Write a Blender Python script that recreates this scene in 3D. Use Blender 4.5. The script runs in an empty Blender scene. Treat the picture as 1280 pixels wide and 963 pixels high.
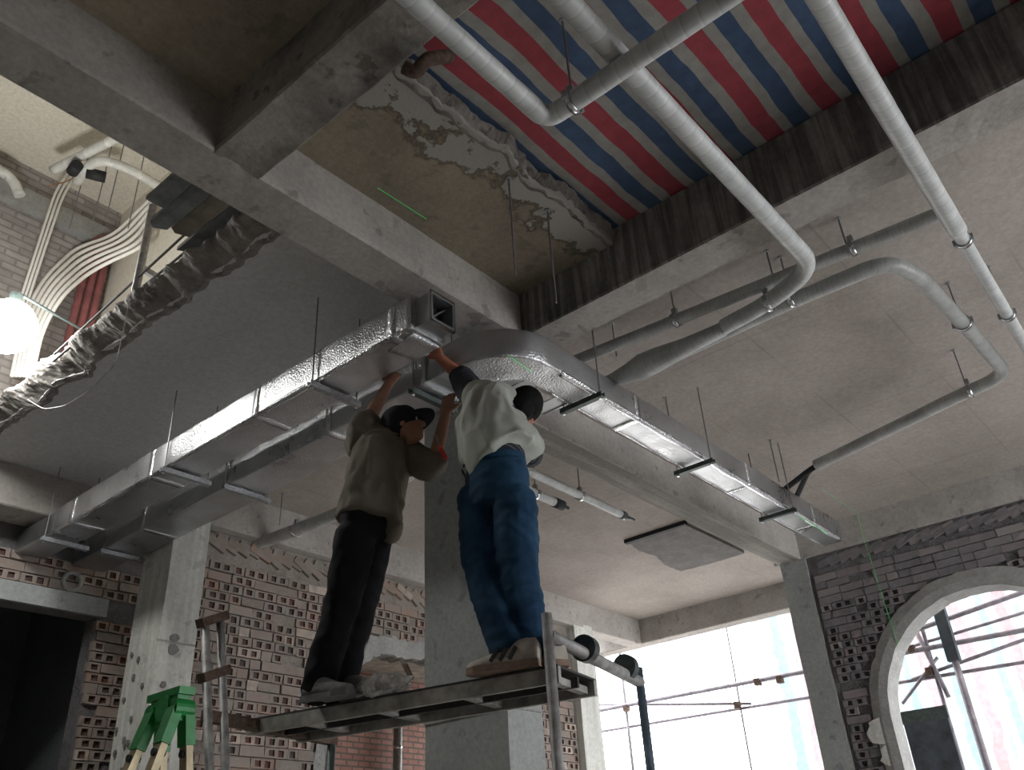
import bpy, bmesh, math, random
from mathutils import Vector, Matrix, noise
random.seed(7)
SC = bpy.context.scene
COL = SC.collection

# ------------------------------------------------------------------ camera, world, light, exposure
CZ = 1.5                                   # camera height above the floor
AX = ((0.64991508, -0.75809009, -0.0539426),    # image right, down and forward in room axes
      (0.35410135, 0.36484579, -0.86110382),
      (0.672475, 0.54054321, 0.5055595))
FPX = 1087.56
cam_d = bpy.data.cameras.new('camera')
cam = bpy.data.objects.new('camera', cam_d); COL.objects.link(cam)
cam_d.sensor_fit = 'HORIZONTAL'; cam_d.sensor_width = 36.0
cam_d.lens = FPX / 1280 * 36.0
cam_d.clip_start = 0.05
r_, d_, f_ = (Vector(a) for a in AX)
cam.matrix_world = Matrix(((r_.x, -d_.x, -f_.x, 0), (r_.y, -d_.y, -f_.y, 0), (r_.z, -d_.z, -f_.z, CZ), (0, 0, 0, 1)))
SC.camera = cam

SC.view_settings.view_transform = 'Standard'
SC.view_settings.look = 'None'
SC.view_settings.exposure = 0.0
SC.view_settings.gamma = 1.0
SC.view_settings.use_curve_mapping = False

world = bpy.data.worlds.new('overcast_sky'); SC.world = world
world.use_nodes = True
bgn = world.node_tree.nodes['Background']
bgn.inputs[0].default_value = (0.96, 0.972, 1.0, 1)
bgn.inputs[1].default_value = 9.6
try:
    SC.cycles.use_denoising = True
    SC.cycles.max_bounces = 10
    SC.cycles.diffuse_bounces = 6
    SC.cycles.sample_clamp_indirect = 6.0
except Exception:
    pass

def portal(name, loc, rot, sx, sy):
    l = bpy.data.lights.new(name, 'AREA'); l.shape = 'RECTANGLE'; l.size = sx; l.size_y = sy
    l.cycles.is_portal = True
    o = bpy.data.objects.new(name, l); COL.objects.link(o); o.location = loc; o.rotation_euler = rot
    return o

# a surveyed point: where the sight line through pixel (x, y) meets the plane X=, Y= or Z= (Z above the floor)
def at(x, y, X=None, Y=None, Z=None):
    u, v = x - 640.0, y - 481.5
    d = r_ * u + d_ * v + f_ * FPX
    if X is not None: t = X / d.x
    elif Y is not None: t = Y / d.y
    else: t = (Z - CZ) / d.z
    return Vector((d.x * t, d.y * t, CZ + d.z * t))

# ------------------------------------------------------------------ materials
def nodes_of(name):
    m = bpy.data.materials.new(name); m.use_nodes = True
    nt = m.node_tree
    return m, nt, nt.nodes['Principled BSDF']

def N(nt, kind, **kw):
    n = nt.nodes.new(kind)
    for k, v in kw.items():
        if k.startswith('i_'):
            n.inputs[k[2:].replace('_', ' ')].default_value = v
        else:
            setattr(n, k, v)
    return n

def ramp(nt, stops):
    n = nt.nodes.new('ShaderNodeValToRGB')
    el = n.color_ramp.elements
    while len(el) < len(stops): el.new(0.5)
    for e, (p, c) in zip(el, stops):
        e.position = p; e.color = (*c, 1) if len(c) == 3 else c
    return n

def world_pos(nt):
    return nt.nodes.new('ShaderNodeNewGeometry').outputs['Position']

def mix(nt, a, b, fac, mode='MIX'):
    n = nt.nodes.new('ShaderNodeMix'); n.data_type = 'RGBA'; n.blend_type = mode
    for sock, v in ((6, a), (7, b)):
        if hasattr(v, 'links'): nt.links.new(v, n.inputs[sock])
        else: n.inputs[sock].default_value = (*v, 1)
    if hasattr(fac, 'links'): nt.links.new(fac, n.inputs[0])
    else: n.inputs[0].default_value = fac
    return n.outputs[2]

def bump(nt, h, strength, dist, b):
    n = nt.nodes.new('ShaderNodeBump'); n.inputs['Strength'].default_value = strength; n.inputs['Distance'].default_value = dist
    nt.links.new(h, n.inputs['Height']); nt.links.new(n.outputs[0], b.inputs['Normal'])
    return n

def concrete(name, base, dark, stain=0.5, stain_scale=1.3, rough=0.9, streak=None, bmp=0.25, spot=0.0, seams=None, streak_amt=0.8):
    m, nt, b = nodes_of(name)
    P = world_pos(nt)
    n1 = N(nt, 'ShaderNodeTexNoise', i_Scale=stain_scale, i_Detail=6.0, i_Roughness=0.62); nt.links.new(P, n1.inputs['Vector'])
    n2 = N(nt, 'ShaderNodeTexNoise', i_Scale=28.0, i_Detail=5.0, i_Roughness=0.7); nt.links.new(P, n2.inputs['Vector'])
    r1 = ramp(nt, [(0.42, (0, 0, 0)), (0.68, (1, 1, 1))]); nt.links.new(n1.outputs[0], r1.inputs[0])
    sc = N(nt, 'ShaderNodeMath', operation='MULTIPLY'); sc.inputs[1].default_value = stain; nt.links.new(r1.outputs[0], sc.inputs[0])
    c = mix(nt, base, dark, sc.outputs[0])
    r2 = ramp(nt, [(0.3, (0.82, 0.82, 0.82)), (0.7, (1.1, 1.1, 1.1))]); nt.links.new(n2.outputs[0], r2.inputs[0])
    c = mix(nt, c, r2.outputs[0], 1.0, 'MULTIPLY')
    if streak:
        mp = N(nt, 'ShaderNodeMapping'); mp.inputs['Scale'].default_value = streak; nt.links.new(P, mp.inputs[0])
        n3 = N(nt, 'ShaderNodeTexNoise', i_Scale=1.0, i_Detail=4.0, i_Roughness=0.6); nt.links.new(mp.outputs[0], n3.inputs['Vector'])
        r3 = ramp(nt, [(0.42, (0.38, 0.38, 0.39)), (0.60, (1, 1, 1))]); nt.links.new(n3.outputs[0], r3.inputs[0])
        c = mix(nt, c, r3.outputs[0], streak_amt, 'MULTIPLY')
    if spot > 0:
        n4 = N(nt, 'ShaderNodeTexNoise', i_Scale=6.5, i_Detail=3.0, i_Roughness=0.55); nt.links.new(P, n4.inputs['Vector'])
        r4 = ramp(nt, [(0.62, (1, 1, 1)), (0.68, (0.35, 0.34, 0.33))]); nt.links.new(n4.outputs[0], r4.inputs[0])
        c = mix(nt, c, r4.outputs[0], spot, 'MULTIPLY')
    if seams:                                   # formwork sheet joints left in the concrete
        sx, sy, ox, oy = seams
        sp = nt.nodes.new('ShaderNodeSeparateXYZ'); nt.links.new(P, sp.inputs[0])
        tot = None
        for k, (s, o) in enumerate(((sx, ox), (sy, oy))):
            a = N(nt, 'ShaderNodeMath', operation='SUBTRACT'); a.inputs[1].default_value = o; nt.links.new(sp.outputs[k], a.inputs[0])
            w = N(nt, 'ShaderNodeMath', operation='PINGPONG'); w.inputs[1].default_value = s / 2; nt.links.new(a.outputs[0], w.inputs[0])
            l = N(nt, 'ShaderNodeMath', operation='LESS_THAN'); l.inputs[1].default_value = 0.008; nt.links.new(w.outputs[0], l.inputs[0])
            if tot is None: tot = l.outputs[0]
            else:
                mx = N(nt, 'ShaderNodeMath', operation='MAXIMUM'); nt.links.new(tot, mx.inputs[0]); nt.links.new(l.outputs[0], mx.inputs[1]); tot = mx.outputs[0]
        rs = ramp(nt, [(0.45, (0, 0, 0)), (0.65, (1, 1, 1))]); nt.links.new(n1.outputs[0], rs.inputs[0])
        fz = N(nt, 'ShaderNodeMath', operation='MULTIPLY'); nt.links.new(tot, fz.inputs[0]); nt.links.new(rs.outputs[0], fz.inputs[1])
        c = mix(nt, c, dark, fz.outputs[0])
    nt.links.new(c, b.inputs['Base Color'])
    b.inputs['Roughness'].default_value = rough; b.inputs['Specular IOR Level'].default_value = 0.15
    ad = N(nt, 'ShaderNodeMath', operation='ADD'); nt.links.new(n1.outputs[0], ad.inputs[0]); nt.links.new(n2.outputs[0], ad.inputs[1])
    bump(nt, ad.outputs[0], bmp, 0.02, b)
    return m

def plain(name, col, rough=0.6, metal=0.0, noise_amt=0.25, scale=20.0, bmp=0.0, bdist=0.004, spec=None):
    m, nt, b = nodes_of(name)
    tc = nt.nodes.new('ShaderNodeTexCoord')
    n1 = N(nt, 'ShaderNodeTexNoise', i_Scale=scale, i_Detail=4.0, i_Roughness=0.6); nt.links.new(tc.outputs['Object'], n1.inputs['Vector'])
    lo = tuple(x * (1 - noise_amt) for x in col); hi = tuple(min(1, x * (1 + noise_amt)) for x in col)
    r1 = ramp(nt, [(0.3, lo), (0.7, hi)]); nt.links.new(n1.outputs[0], r1.inputs[0])
    nt.links.new(r1.outputs[0], b.inputs['Base Color'])
    b.inputs['Roughness'].default_value = rough; b.inputs['Metallic'].default_value = metal
    if spec is not None: b.inputs['Specular IOR Level'].default_value = spec
    if bmp: bump(nt, n1.outputs[0], bmp, bdist, b)
    return m

M = {}
M['slab'] = concrete('slab_concrete', (0.43, 0.388, 0.355), (0.28, 0.25, 0.225), 0.55, 0.9, seams=(1.85, 0.93, 7.55, 2.16), bmp=0.12)
M['slab_warm'] = concrete('old_slab_concrete', (0.36, 0.31, 0.24), (0.16, 0.13, 0.10), 0.75, 1.1, bmp=0.3, spot=0.35)
def peeling():
    # brown slab whose skim coat has come away in pale blotches toward the hole
    m = concrete('peeling_slab_concrete', (0.33, 0.285, 0.22), (0.17, 0.14, 0.11), 0.7, 1.1, bmp=0.3, spot=0.3)
    nt = m.node_tree; b = nt.nodes['Principled BSDF']
    old = b.inputs['Base Color'].links[0].from_socket
    P = world_pos(nt); sp = nt.nodes.new('ShaderNodeSeparateXYZ'); nt.links.new(P, sp.inputs[0])
    n1 = N(nt, 'ShaderNodeTexNoise', i_Scale=3.4, i_Detail=7.0, i_Roughness=0.62); nt.links.new(P, n1.inputs['Vector'])
    mp = N(nt, 'ShaderNodeMapRange'); mp.inputs['From Min'].default_value = 2.28; mp.inputs['From Max'].default_value = 2.85; mp.inputs['To Min'].default_value = 0.14; mp.inputs['To Max'].default_value = -0.30
    nt.links.new(sp.outputs[1], mp.inputs[0])
    ad = N(nt, 'ShaderNodeMath', operation='ADD'); nt.links.new(n1.outputs[0], ad.inputs[0]); nt.links.new(mp.outputs[0], ad.inputs[1])
    r = ramp(nt, [(0.50, (0, 0, 0)), (0.52, (1, 1, 1))]); nt.links.new(ad.outputs[0], r.inputs[0])
    r2 = ramp(nt, [(0.44, (1, 1, 1)), (0.485, (0.42, 0.40, 0.38)), (0.52, (0.42, 0.40, 0.38)), (0.53, (1, 1, 1))]); nt.links.new(ad.outputs[0], r2.inputs[0])
    c = mix(nt, old, (0.36, 0.35, 0.32), r.outputs[0]); c = mix(nt, c, r2.outputs[0], 0.8, 'MULTIPLY')
    nt.links.new(c, b.inputs['Base Color'])
    return m
M['slab_peeling'] = peeling()
M['slab_grey'] = concrete('grey_slab_concrete', (0.56, 0.56, 0.56), (0.47, 0.465, 0.46), 0.4, 0.8, bmp=0.1)
M['beam'] = concrete('beam_concrete', (0.43, 0.405, 0.375), (0.27, 0.25, 0.235), 0.6, 2.2, bmp=0.2, spot=0.45)
M['beam_stained'] = concrete('stained_beam_concrete', (0.34, 0.32, 0.29), (0.10, 0.095, 0.085), 0.95, 2.4, bmp=0.35, spot=0.7)
M['beam_streaked'] = concrete('streaked_beam_concrete', (0.33, 0.32, 0.295), (0.13, 0.13, 0.125), 0.75, 2.0, streak=(0.5, 20.0, 1.1), bmp=0.3)
M['beam_smeared'] = concrete('smeared_beam_concrete', (0.40, 0.38, 0.35), (0.26, 0.24, 0.22), 0.5, 1.5, streak=(0.55, 11.0, 1.5), bmp=0.15, streak_amt=0.6)
M['broken'] = concrete('broken_concrete', (0.27, 0.255, 0.235), (0.12, 0.11, 0.10), 0.9, 6.0, bmp=0.5, spot=0.6)
M['cement'] = concrete('cement_render', (0.36, 0.36, 0.345), (0.24, 0.24, 0.23), 0.6, 4.0, bmp=0.5)
M['patch'] = concrete('rough_cement_patch', (0.235, 0.225, 0.215), (0.15, 0.145, 0.14), 0.7, 5.0, bmp=0.8)
M['column'] = concrete('column_concrete', (0.37, 0.385, 0.375), (0.27, 0.28, 0.27), 0.5, 1.6, bmp=0.15, spot=0.4)
M['column_pale'] = concrete('pale_column_concrete', (0.66, 0.665, 0.62), (0.50, 0.50, 0.46), 0.5, 1.6, streak=(14.0, 14.0, 0.7), bmp=0.15, spot=0.3, streak_amt=0.3)
M['mortar'] = concrete('mortar', (0.33, 0.295, 0.26), (0.21, 0.185, 0.165), 0.8, 7.0, bmp=0.8)
M['mortar_dark'] = concrete('dark_mortar', (0.19, 0.185, 0.19), (0.12, 0.115, 0.12), 0.8, 7.0, bmp=0.8)
M['floor'] = concrete('floor_screed', (0.46, 0.44, 0.41), (0.34, 0.325, 0.30), 0.6, 1.0, bmp=0.3)
M['plaster'] = concrete('cream_plaster', (0.74, 0.70, 0.60), (0.60, 0.56, 0.47), 0.4, 0.7, bmp=0.1)
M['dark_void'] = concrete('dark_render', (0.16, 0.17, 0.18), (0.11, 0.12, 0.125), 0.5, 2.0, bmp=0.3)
M['steel'] = plain('galvanised_steel', (0.34, 0.35, 0.36), 0.5, 0.75, 0.3, 30)
M['steel_dark'] = plain('dark_steel_channel', (0.075, 0.095, 0.09), 0.5, 0.5, 0.3, 30)
M['rod'] = plain('threaded_rod_steel', (0.25, 0.25, 0.25), 0.45, 0.7, 0.3, 200)
M['chrome'] = plain('bright_clamp_steel', (0.65, 0.66, 0.67), 0.22, 1.0, 0.15, 60)
M['tube'] = plain('scaffold_tube', (0.30, 0.295, 0.29), 0.6, 0.35, 0.4, 14, 0.2)
M['tube_blue'] = plain('weathered_blue_scaffold_tube', (0.10, 0.14, 0.18), 0.55, 0.3, 0.5, 10, 0.2)
M['tube_out'] = plain('outdoor_scaffold_tube', (0.26, 0.24, 0.27), 0.6, 0.3, 0.3, 10)
M['rust'] = plain('rusty_coupler', (0.12, 0.08, 0.06), 0.8, 0.3, 0.5, 30, 0.4)
M['deck'] = plain('dusty_steel_deck', (0.33, 0.325, 0.30), 0.75, 0.2, 0.45, 9, 0.2)
M['deck_under'] = plain('dark_deck_underside', (0.045, 0.045, 0.045), 0.75, 0.1, 0.4, 12, 0.2)
M['plank'] = plain('dark_formwork_plank', (0.16, 0.17, 0.17), 0.85, 0, 0.5, 5, 0.3)
M['plank_brown'] = plain('brown_formwork_plank', (0.19, 0.165, 0.13), 0.85, 0, 0.4, 6, 0.3)
M['black'] = plain('black_rubber_foam_and_shade', (0.016, 0.017, 0.019), 0.75, 0, 0.3, 30, 0.3)
M['white_pvc'] = plain('white_plastic_conduit', (0.78, 0.77, 0.72), 0.45, 0, 0.05, 5)
M['red_pipe'] = plain('red_painted_pipe', (0.25, 0.085, 0.085), 0.5, 0, 0.25, 8)
M['rope'] = plain('dark_rope', (0.10, 0.10, 0.10), 0.9, 0, 0.3, 60)
M['green'] = plain('green_plastic', (0.01, 0.22, 0.045), 0.45, 0, 0.25, 18)
M['laser_green'] = plain('painted_laser_green', (0.12, 0.85, 0.22), 0.6, 0, 0.05, 5)  # diffuse green that stands for projected laser light
M['alu'] = plain('yellowed_aluminium', (0.36, 0.30, 0.19), 0.45, 0.4, 0.3, 8)
M['copper'] = plain('bare_copper', (0.55, 0.30, 0.20), 0.35, 0.9, 0.2, 20)
M['red_plastic'] = plain('red_plastic_handle', (0.62, 0.03, 0.025), 0.4, 0, 0.1, 20)
M['skin'] = plain('skin', (0.30, 0.15, 0.095), 0.55, 0, 0.12, 14, 0.1)
M['skin_red'] = plain('reddish_skin', (0.36, 0.13, 0.075), 0.55, 0, 0.12, 14, 0.1)  # redder, even skin tone for the worker in the white shirt
M['hair'] = plain('black_hair', (0.006, 0.0055, 0.0055), 0.75, 0, 0.3, 70, 0.5, spec=0.15)
M['black_cloth'] = plain('black_trousers_cloth', (0.006, 0.0065, 0.008), 0.9, 0, 0.3, 9, 0.3, spec=0.2)
M['jacket'] = plain('grey_brown_jacket_cloth', (0.135, 0.118, 0.095), 0.9, 0, 0.2, 7, 0.35, spec=0.2)
M['white_shirt'] = plain('dusty_white_shirt_cloth', (0.37, 0.385, 0.345), 0.9, 0, 0.1, 6, 0.3, spec=0.2)
M['cap'] = plain('dark_cap_cloth', (0.016, 0.018, 0.021), 0.85, 0, 0.3, 16, 0.2, spec=0.2)
M['mask'] = plain('white_face_mask', (0.62, 0.6, 0.6), 0.8, 0, 0.05, 10)
M['shoe_grey'] = plain('grey_canvas_shoe', (0.15, 0.15, 0.155), 0.85, 0, 0.25, 25, 0.3)
M['shoe_white'] = plain('off_white_trainer', (0.42, 0.38, 0.34), 0.7, 0, 0.2, 16, 0.2)
M['shoe_tan'] = plain('tan_trainer_sole', (0.24, 0.17, 0.125), 0.8, 0, 0.25, 20, 0.2)
M['shoe_stripe'] = plain('black_trainer_stripe', (0.03, 0.03, 0.035), 0.6, 0, 0.1, 20)
M['dark_board'] = plain('dark_board', (0.045, 0.055, 0.065), 0.7, 0, 0.5, 5, 0.2)

def jeans_mat():
    m, nt, b = nodes_of('blue_denim')
    tc = nt.nodes.new('ShaderNodeTexCoord')
    n1 = N(nt, 'ShaderNodeTexNoise', i_Scale=5.0, i_Detail=5.0, i_Roughness=0.6); nt.links.new(tc.outputs['Object'], n1.inputs['Vector'])
    n2 = N(nt, 'ShaderNodeTexNoise', i_Scale=140.0, i_Detail=2.0); nt.links.new(tc.outputs['Object'], n2.inputs['Vector'])
    r1 = ramp(nt, [(0.35, (0.009, 0.029, 0.068)), (0.7, (0.024, 0.072, 0.13))]); nt.links.new(n1.outputs[0], r1.inputs[0])
    c = mix(nt, r1.outputs[0], n2.outputs[0], 0.35, 'OVERLAY')
    nt.links.new(c, b.inputs['Base Color']); b.inputs['Roughness'].default_value = 0.9; b.inputs['Specular IOR Level'].default_value = 0.2
    bump(nt, n1.outputs[0], 0.3, 0.01, b)
    return m
M['jeans'] = jeans_mat()

def striped_knit():
    m, nt, b = nodes_of('navy_striped_knit')
    tc = nt.nodes.new('ShaderNodeTexCoord')
    w = N(nt, 'ShaderNodeTexWave', i_Scale=16.0, i_Distortion=0.3); w.bands_direction = 'DIAGONAL'
    nt.links.new(tc.outputs['Object'], w.inputs['Vector'])
    r1 = ramp(nt, [(0.82, (0.012, 0.014, 0.022)), (0.95, (0.10, 0.10, 0.12))]); nt.links.new(w.outputs[0], r1.inputs[0])
    nt.links.new(r1.outputs[0], b.inputs['Base Color']); b.inputs['Roughness'].default_value = 0.9
    return m
M['navy_knit'] = striped_knit()

def foil_mat(name, tint, rough, bs):
    m, nt, b = nodes_of(name)
    tc = nt.nodes.new('ShaderNodeTexCoord')
    n1 = N(nt, 'ShaderNodeTexNoise', i_Scale=62.0, i_Detail=4.0, i_Roughness=0.7); nt.links.new(tc.outputs['Object'], n1.inputs['Vector'])
    v = N(nt, 'ShaderNodeTexVoronoi', i_Scale=80.0); nt.links.new(tc.outputs['Object'], v.inputs['Vector'])
    n2 = N(nt, 'ShaderNodeTexNoise', i_Scale=2.3, i_Detail=5.0, i_Roughness=0.6); nt.links.new(tc.outputs['Object'], n2.inputs['Vector'])
    r1 = ramp(nt, [(0.35, tuple(x * 0.68 for x in tint)), (0.65, tint)]); nt.links.new(n2.outputs[0], r1.inputs[0])
    nt.links.new(r1.outputs[0], b.inputs['Base Color'])
    b.inputs['Metallic'].default_value = 0.92
    r2 = ramp(nt, [(0.3, (rough * 0.8,) * 3), (0.7, (rough * 1.35,) * 3)]); nt.links.new(n2.outputs[0], r2.inputs[0])
    nt.links.new(r2.outputs[0], b.inputs['Roughness'])
    ad = N(nt, 'ShaderNodeMath', operation='ADD'); nt.links.new(n1.outputs[0], ad.inputs[0]); nt.links.new(v.outputs['Distance'], ad.inputs[1])
    bump(nt, ad.outputs[0], bs, 0.005, b)
    return m
M['foil'] = foil_mat('aluminium_foil_wrap', (0.58, 0.59, 0.60), 0.30, 0.55)
M['foil_tape'] = foil_mat('foil_tape', (0.78, 0.79, 0.80), 0.22, 0.7)
M['sheet'] = foil_mat('galvanised_duct_sheet', (0.50, 0.52, 0.53), 0.34, 0.12)

def wrap_mat(name, a, bcol, period=0.085):
    m, nt, b = nodes_of(name)
    uv = nt.nodes.new('ShaderNodeUVMap')
    sp = nt.nodes.new('ShaderNodeSeparateXYZ'); nt.links.new(uv.outputs[0], sp.inputs[0])
    sk = N(nt, 'ShaderNodeMath', operation='MULTIPLY_ADD'); sk.inputs[1].default_value = 0.03; nt.links.new(sp.outputs[0], sk.inputs[0]); nt.links.new(sp.outputs[1], sk.inputs[2])
    dv = N(nt, 'ShaderNodeMath', operation='DIVIDE'); dv.inputs[1].default_value = period; nt.links.new(sk.outputs[0], dv.inputs[0])
    fr = N(nt, 'ShaderNodeMath', operation='FRACT'); nt.links.new(dv.outputs[0], fr.inputs[0])
    n1 = N(nt, 'ShaderNodeTexNoise', i_Scale=9.0, i_Detail=4.0); nt.links.new(world_pos(nt), n1.inputs['Vector'])
    r1 = ramp(nt, [(0.0, bcol), (0.22, a), (0.8, a), (1.0, tuple(min(1, x * 1.12) for x in a))]); nt.links.new(fr.outputs[0], r1.inputs[0])
    r2 = ramp(nt, [(0.3, (0.78, 0.78, 0.78)), (0.7, (1.08, 1.08, 1.08))]); nt.links.new(n1.outputs[0], r2.inputs[0])
    c = mix(nt, r1.outputs[0], r2.outputs[0], 1.0, 'MULTIPLY')
    nt.links.new(c, b.inputs['Base Color']); b.inputs['Roughness'].default_value = 0.42
    bump(nt, fr.outputs[0], 0.3, 0.005, b)
    return m
M['wrap'] = wrap_mat('white_tape_wrap', (0.54, 0.56, 0.55), (0.45, 0.465, 0.46))
M['wrap_grey'] = wrap_mat('grey_tape_wrap', (0.43, 0.445, 0.43), (0.35, 0.36, 0.355), 0.07)
M['wrap_white'] = wrap_mat('clean_white_wrap', (0.66, 0.66, 0.62), (0.60, 0.60, 0.56), 0.3)

def brick_mat(name, stops, smear, smear_amt):
    m, nt, b = nodes_of(name)
    oi = nt.nodes.new('ShaderNodeObjectInfo')
    r1 = ramp(nt, stops); nt.links.new(oi.outputs['Random'], r1.inputs[0])
    P = world_pos(nt)
    n1 = N(nt, 'ShaderNodeTexNoise', i_Scale=11.0, i_Detail=5.0, i_Roughness=0.65); nt.links.new(P, n1.inputs['Vector'])
    r2 = ramp(nt, [(0.42, (0, 0, 0)), (0.62, (smear_amt,) * 3)]); nt.links.new(n1.outputs[0], r2.inputs[0])
    c = mix(nt, r1.outputs[0], smear, r2.outputs[0])
    nt.links.new(c, b.inputs['Base Color']); b.inputs['Roughness'].default_value = 0.92
    bump(nt, n1.outputs[0], 0.6, 0.012, b)
    return m
M['brick'] = brick_mat('hollow_brick_clay', [(0.0, (0.22, 0.185, 0.16)), (0.4, (0.27, 0.21, 0.18)), (0.7, (0.31, 0.235, 0.20)), (0.9, (0.31, 0.20, 0.15)), (0.97, (0.48, 0.40, 0.34)), (1.0, (0.48, 0.40, 0.34))], (0.27, 0.255, 0.23), 0.75)
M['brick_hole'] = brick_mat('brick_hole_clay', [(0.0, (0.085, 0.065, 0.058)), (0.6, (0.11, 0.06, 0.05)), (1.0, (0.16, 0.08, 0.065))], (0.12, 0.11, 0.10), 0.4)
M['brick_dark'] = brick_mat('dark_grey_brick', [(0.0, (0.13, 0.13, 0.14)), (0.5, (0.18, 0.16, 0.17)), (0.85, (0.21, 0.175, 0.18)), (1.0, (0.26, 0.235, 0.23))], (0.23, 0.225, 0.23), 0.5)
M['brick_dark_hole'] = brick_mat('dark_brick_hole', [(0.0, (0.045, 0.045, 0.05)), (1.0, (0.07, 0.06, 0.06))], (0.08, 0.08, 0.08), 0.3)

def far_brick(name, c1, c2, mort, sx, sz, axis):
    m, nt, b = nodes_of(name)
    sp = nt.nodes.new('ShaderNodeSeparateXYZ'); nt.links.new(world_pos(nt), sp.inputs[0])
    cb = nt.nodes.new('ShaderNodeCombineXYZ'); nt.links.new(sp.outputs[axis], cb.inputs[0]); nt.links.new(sp.outputs[2], cb.inputs[1])
    br = N(nt, 'ShaderNodeTexBrick'); nt.links.new(cb.outputs[0], br.inputs[0])
    br.inputs['Color1'].default_value = (*c1, 1); br.inputs['Color2'].default_value = (*c2, 1); br.inputs['Mortar'].default_value = (*mort, 1)
    br.inputs['Scale'].default_value = 1.0; br.inputs['Brick Width'].default_value = sx; br.inputs['Row Height'].default_value = sz
    br.inputs['Mortar Size'].default_value = 0.012
    n1 = N(nt, 'ShaderNodeTexNoise', i_Scale=7.0, i_Detail=5.0); nt.links.new(world_pos(nt), n1.inputs['Vector'])
    c = mix(nt, br.outputs[0], n1.outputs[0], 0.35, 'OVERLAY')
    nt.links.new(c, b.inputs['Base Color']); b.inputs['Roughness'].default_value = 0.92
    ad = N(nt, 'ShaderNodeMath', operation='SUBTRACT'); nt.links.new(n1.outputs[0], ad.inputs[0]); nt.links.new(br.outputs['Fac'], ad.inputs[1])
    bump(nt, ad.outputs[0], 0.8, 0.02, b)
    return m
M['brick_far'] = far_brick('far_red_brick', (0.30, 0.15, 0.12), (0.38, 0.22, 0.18), (0.15, 0.12, 0.10), 0.2, 0.075, 0)
M['brick_upper'] = far_brick('upper_grey_brick', (0.30, 0.275, 0.26), (0.40, 0.37, 0.35), (0.25, 0.24, 0.225), 0.26, 0.085, 0)

def tarp_mat(name, cols, period, axis, off, trans, wobble=0.05):
    # woven sheeting: red, blue and white stripes of one period along a room axis
    m, nt, b = nodes_of(name)
    P = world_pos(nt)
    nw = N(nt, 'ShaderNodeTexNoise', i_Scale=2.2, i_Detail=3.0); nt.links.new(P, nw.inputs['Vector'])
    sp = nt.nodes.new('ShaderNodeSeparateXYZ'); nt.links.new(P, sp.inputs[0])
    wob = N(nt, 'ShaderNodeMath', operation='MULTIPLY_ADD'); wob.inputs[1].default_value = wobble; nt.links.new(nw.outputs[0], wob.inputs[0]); nt.links.new(sp.outputs[axis], wob.inputs[2])
    a = N(nt, 'ShaderNodeMath', operation='SUBTRACT'); a.inputs[1].default_value = off; nt.links.new(wob.outputs[0], a.inputs[0])
    d = N(nt, 'ShaderNodeMath', operation='DIVIDE'); d.inputs[1].default_value = period; nt.links.new(a.outputs[0], d.inputs[0])
    fr = N(nt, 'ShaderNodeMath', operation='FRACT'); nt.links.new(d.outputs[0], fr.inputs[0])
    r = ramp(nt, cols); r.color_ramp.interpolation = 'CONSTANT'; nt.links.new(fr.outputs[0], r.inputs[0])
    n2 = N(nt, 'ShaderNodeTexNoise', i_Scale=13.0, i_Detail=5.0); nt.links.new(P, n2.inputs['Vector'])
    c = mix(nt, r.outputs[0], n2.outputs[0], 0.3, 'OVERLAY')
    nt.links.new(c, b.inputs['Base Color']); b.inputs['Roughness'].default_value = 0.7
    tr = nt.nodes.new('ShaderNodeBsdfTranslucent'); nt.links.new(c, tr.inputs[0])
    ms = nt.nodes.new('ShaderNodeMixShader'); ms.inputs[0].default_value = trans
    nt.links.new(b.outputs[0], ms.inputs[1]); nt.links.new(tr.outputs[0], ms.inputs[2])
    nt.links.new(ms.outputs[0], nt.nodes['Material Output'].inputs[0])
    bump(nt, n2.outputs[0], 0.3, 0.02, b)
    return m
W_ = (0.34, 0.33, 0.305)
M['tarp_roof'] = tarp_mat('striped_roof_sheeting', [(0.0, (0.36, 0.055, 0.075)), (0.32, W_), (0.52, (0.055, 0.10, 0.19)), (0.82, W_)], 0.343, 1, 2.075 - 0.343 * 20, 0.12)
M['tarp_out'] = tarp_mat('striped_site_sheeting', [(0.0, (0.33, 0.235, 0.245)), (0.22, (0.37, 0.37, 0.38)), (0.46, (0.22, 0.30, 0.33)), (0.66, (0.37, 0.37, 0.38)), (0.80, (0.26, 0.33, 0.31)), (0.88, (0.37, 0.37, 0.38))], 0.62, 1, -8.0, 0.55, 0.22)

def plastic_mat():
    m, nt, b = nodes_of('thin_clear_plastic')
    b.inputs['Base Color'].default_value = (0.88, 0.90, 0.89, 1); b.inputs['Roughness'].default_value = 0.25
    n1 = N(nt, 'ShaderNodeTexNoise', i_Scale=18.0, i_Detail=3.0); nt.links.new(world_pos(nt), n1.inputs['Vector'])
    r = ramp(nt, [(0.35, (0.25, 0.25, 0.25)), (0.7, (0.8, 0.8, 0.8))]); nt.links.new(n1.outputs[0], r.inputs[0]); nt.links.new(r.outputs[0], b.inputs['Alpha'])
    return m
M['plastic'] = plastic_mat()

def lamp_mat():
    m, nt, b = nodes_of('lit_lamp_glass')
    n1 = N(nt, 'ShaderNodeTexNoise', i_Scale=3.0); r = ramp(nt, [(0, (1.0, 0.99, 0.96)), (1, (1.0, 0.99, 0.96))]); nt.links.new(n1.outputs[0], r.inputs[0])
    nt.links.new(r.outputs[0], b.inputs['Emission Color']); b.inputs['Emission Strength'].default_value = 120.0
    return m
M['lamp'] = lamp_mat()

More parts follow.
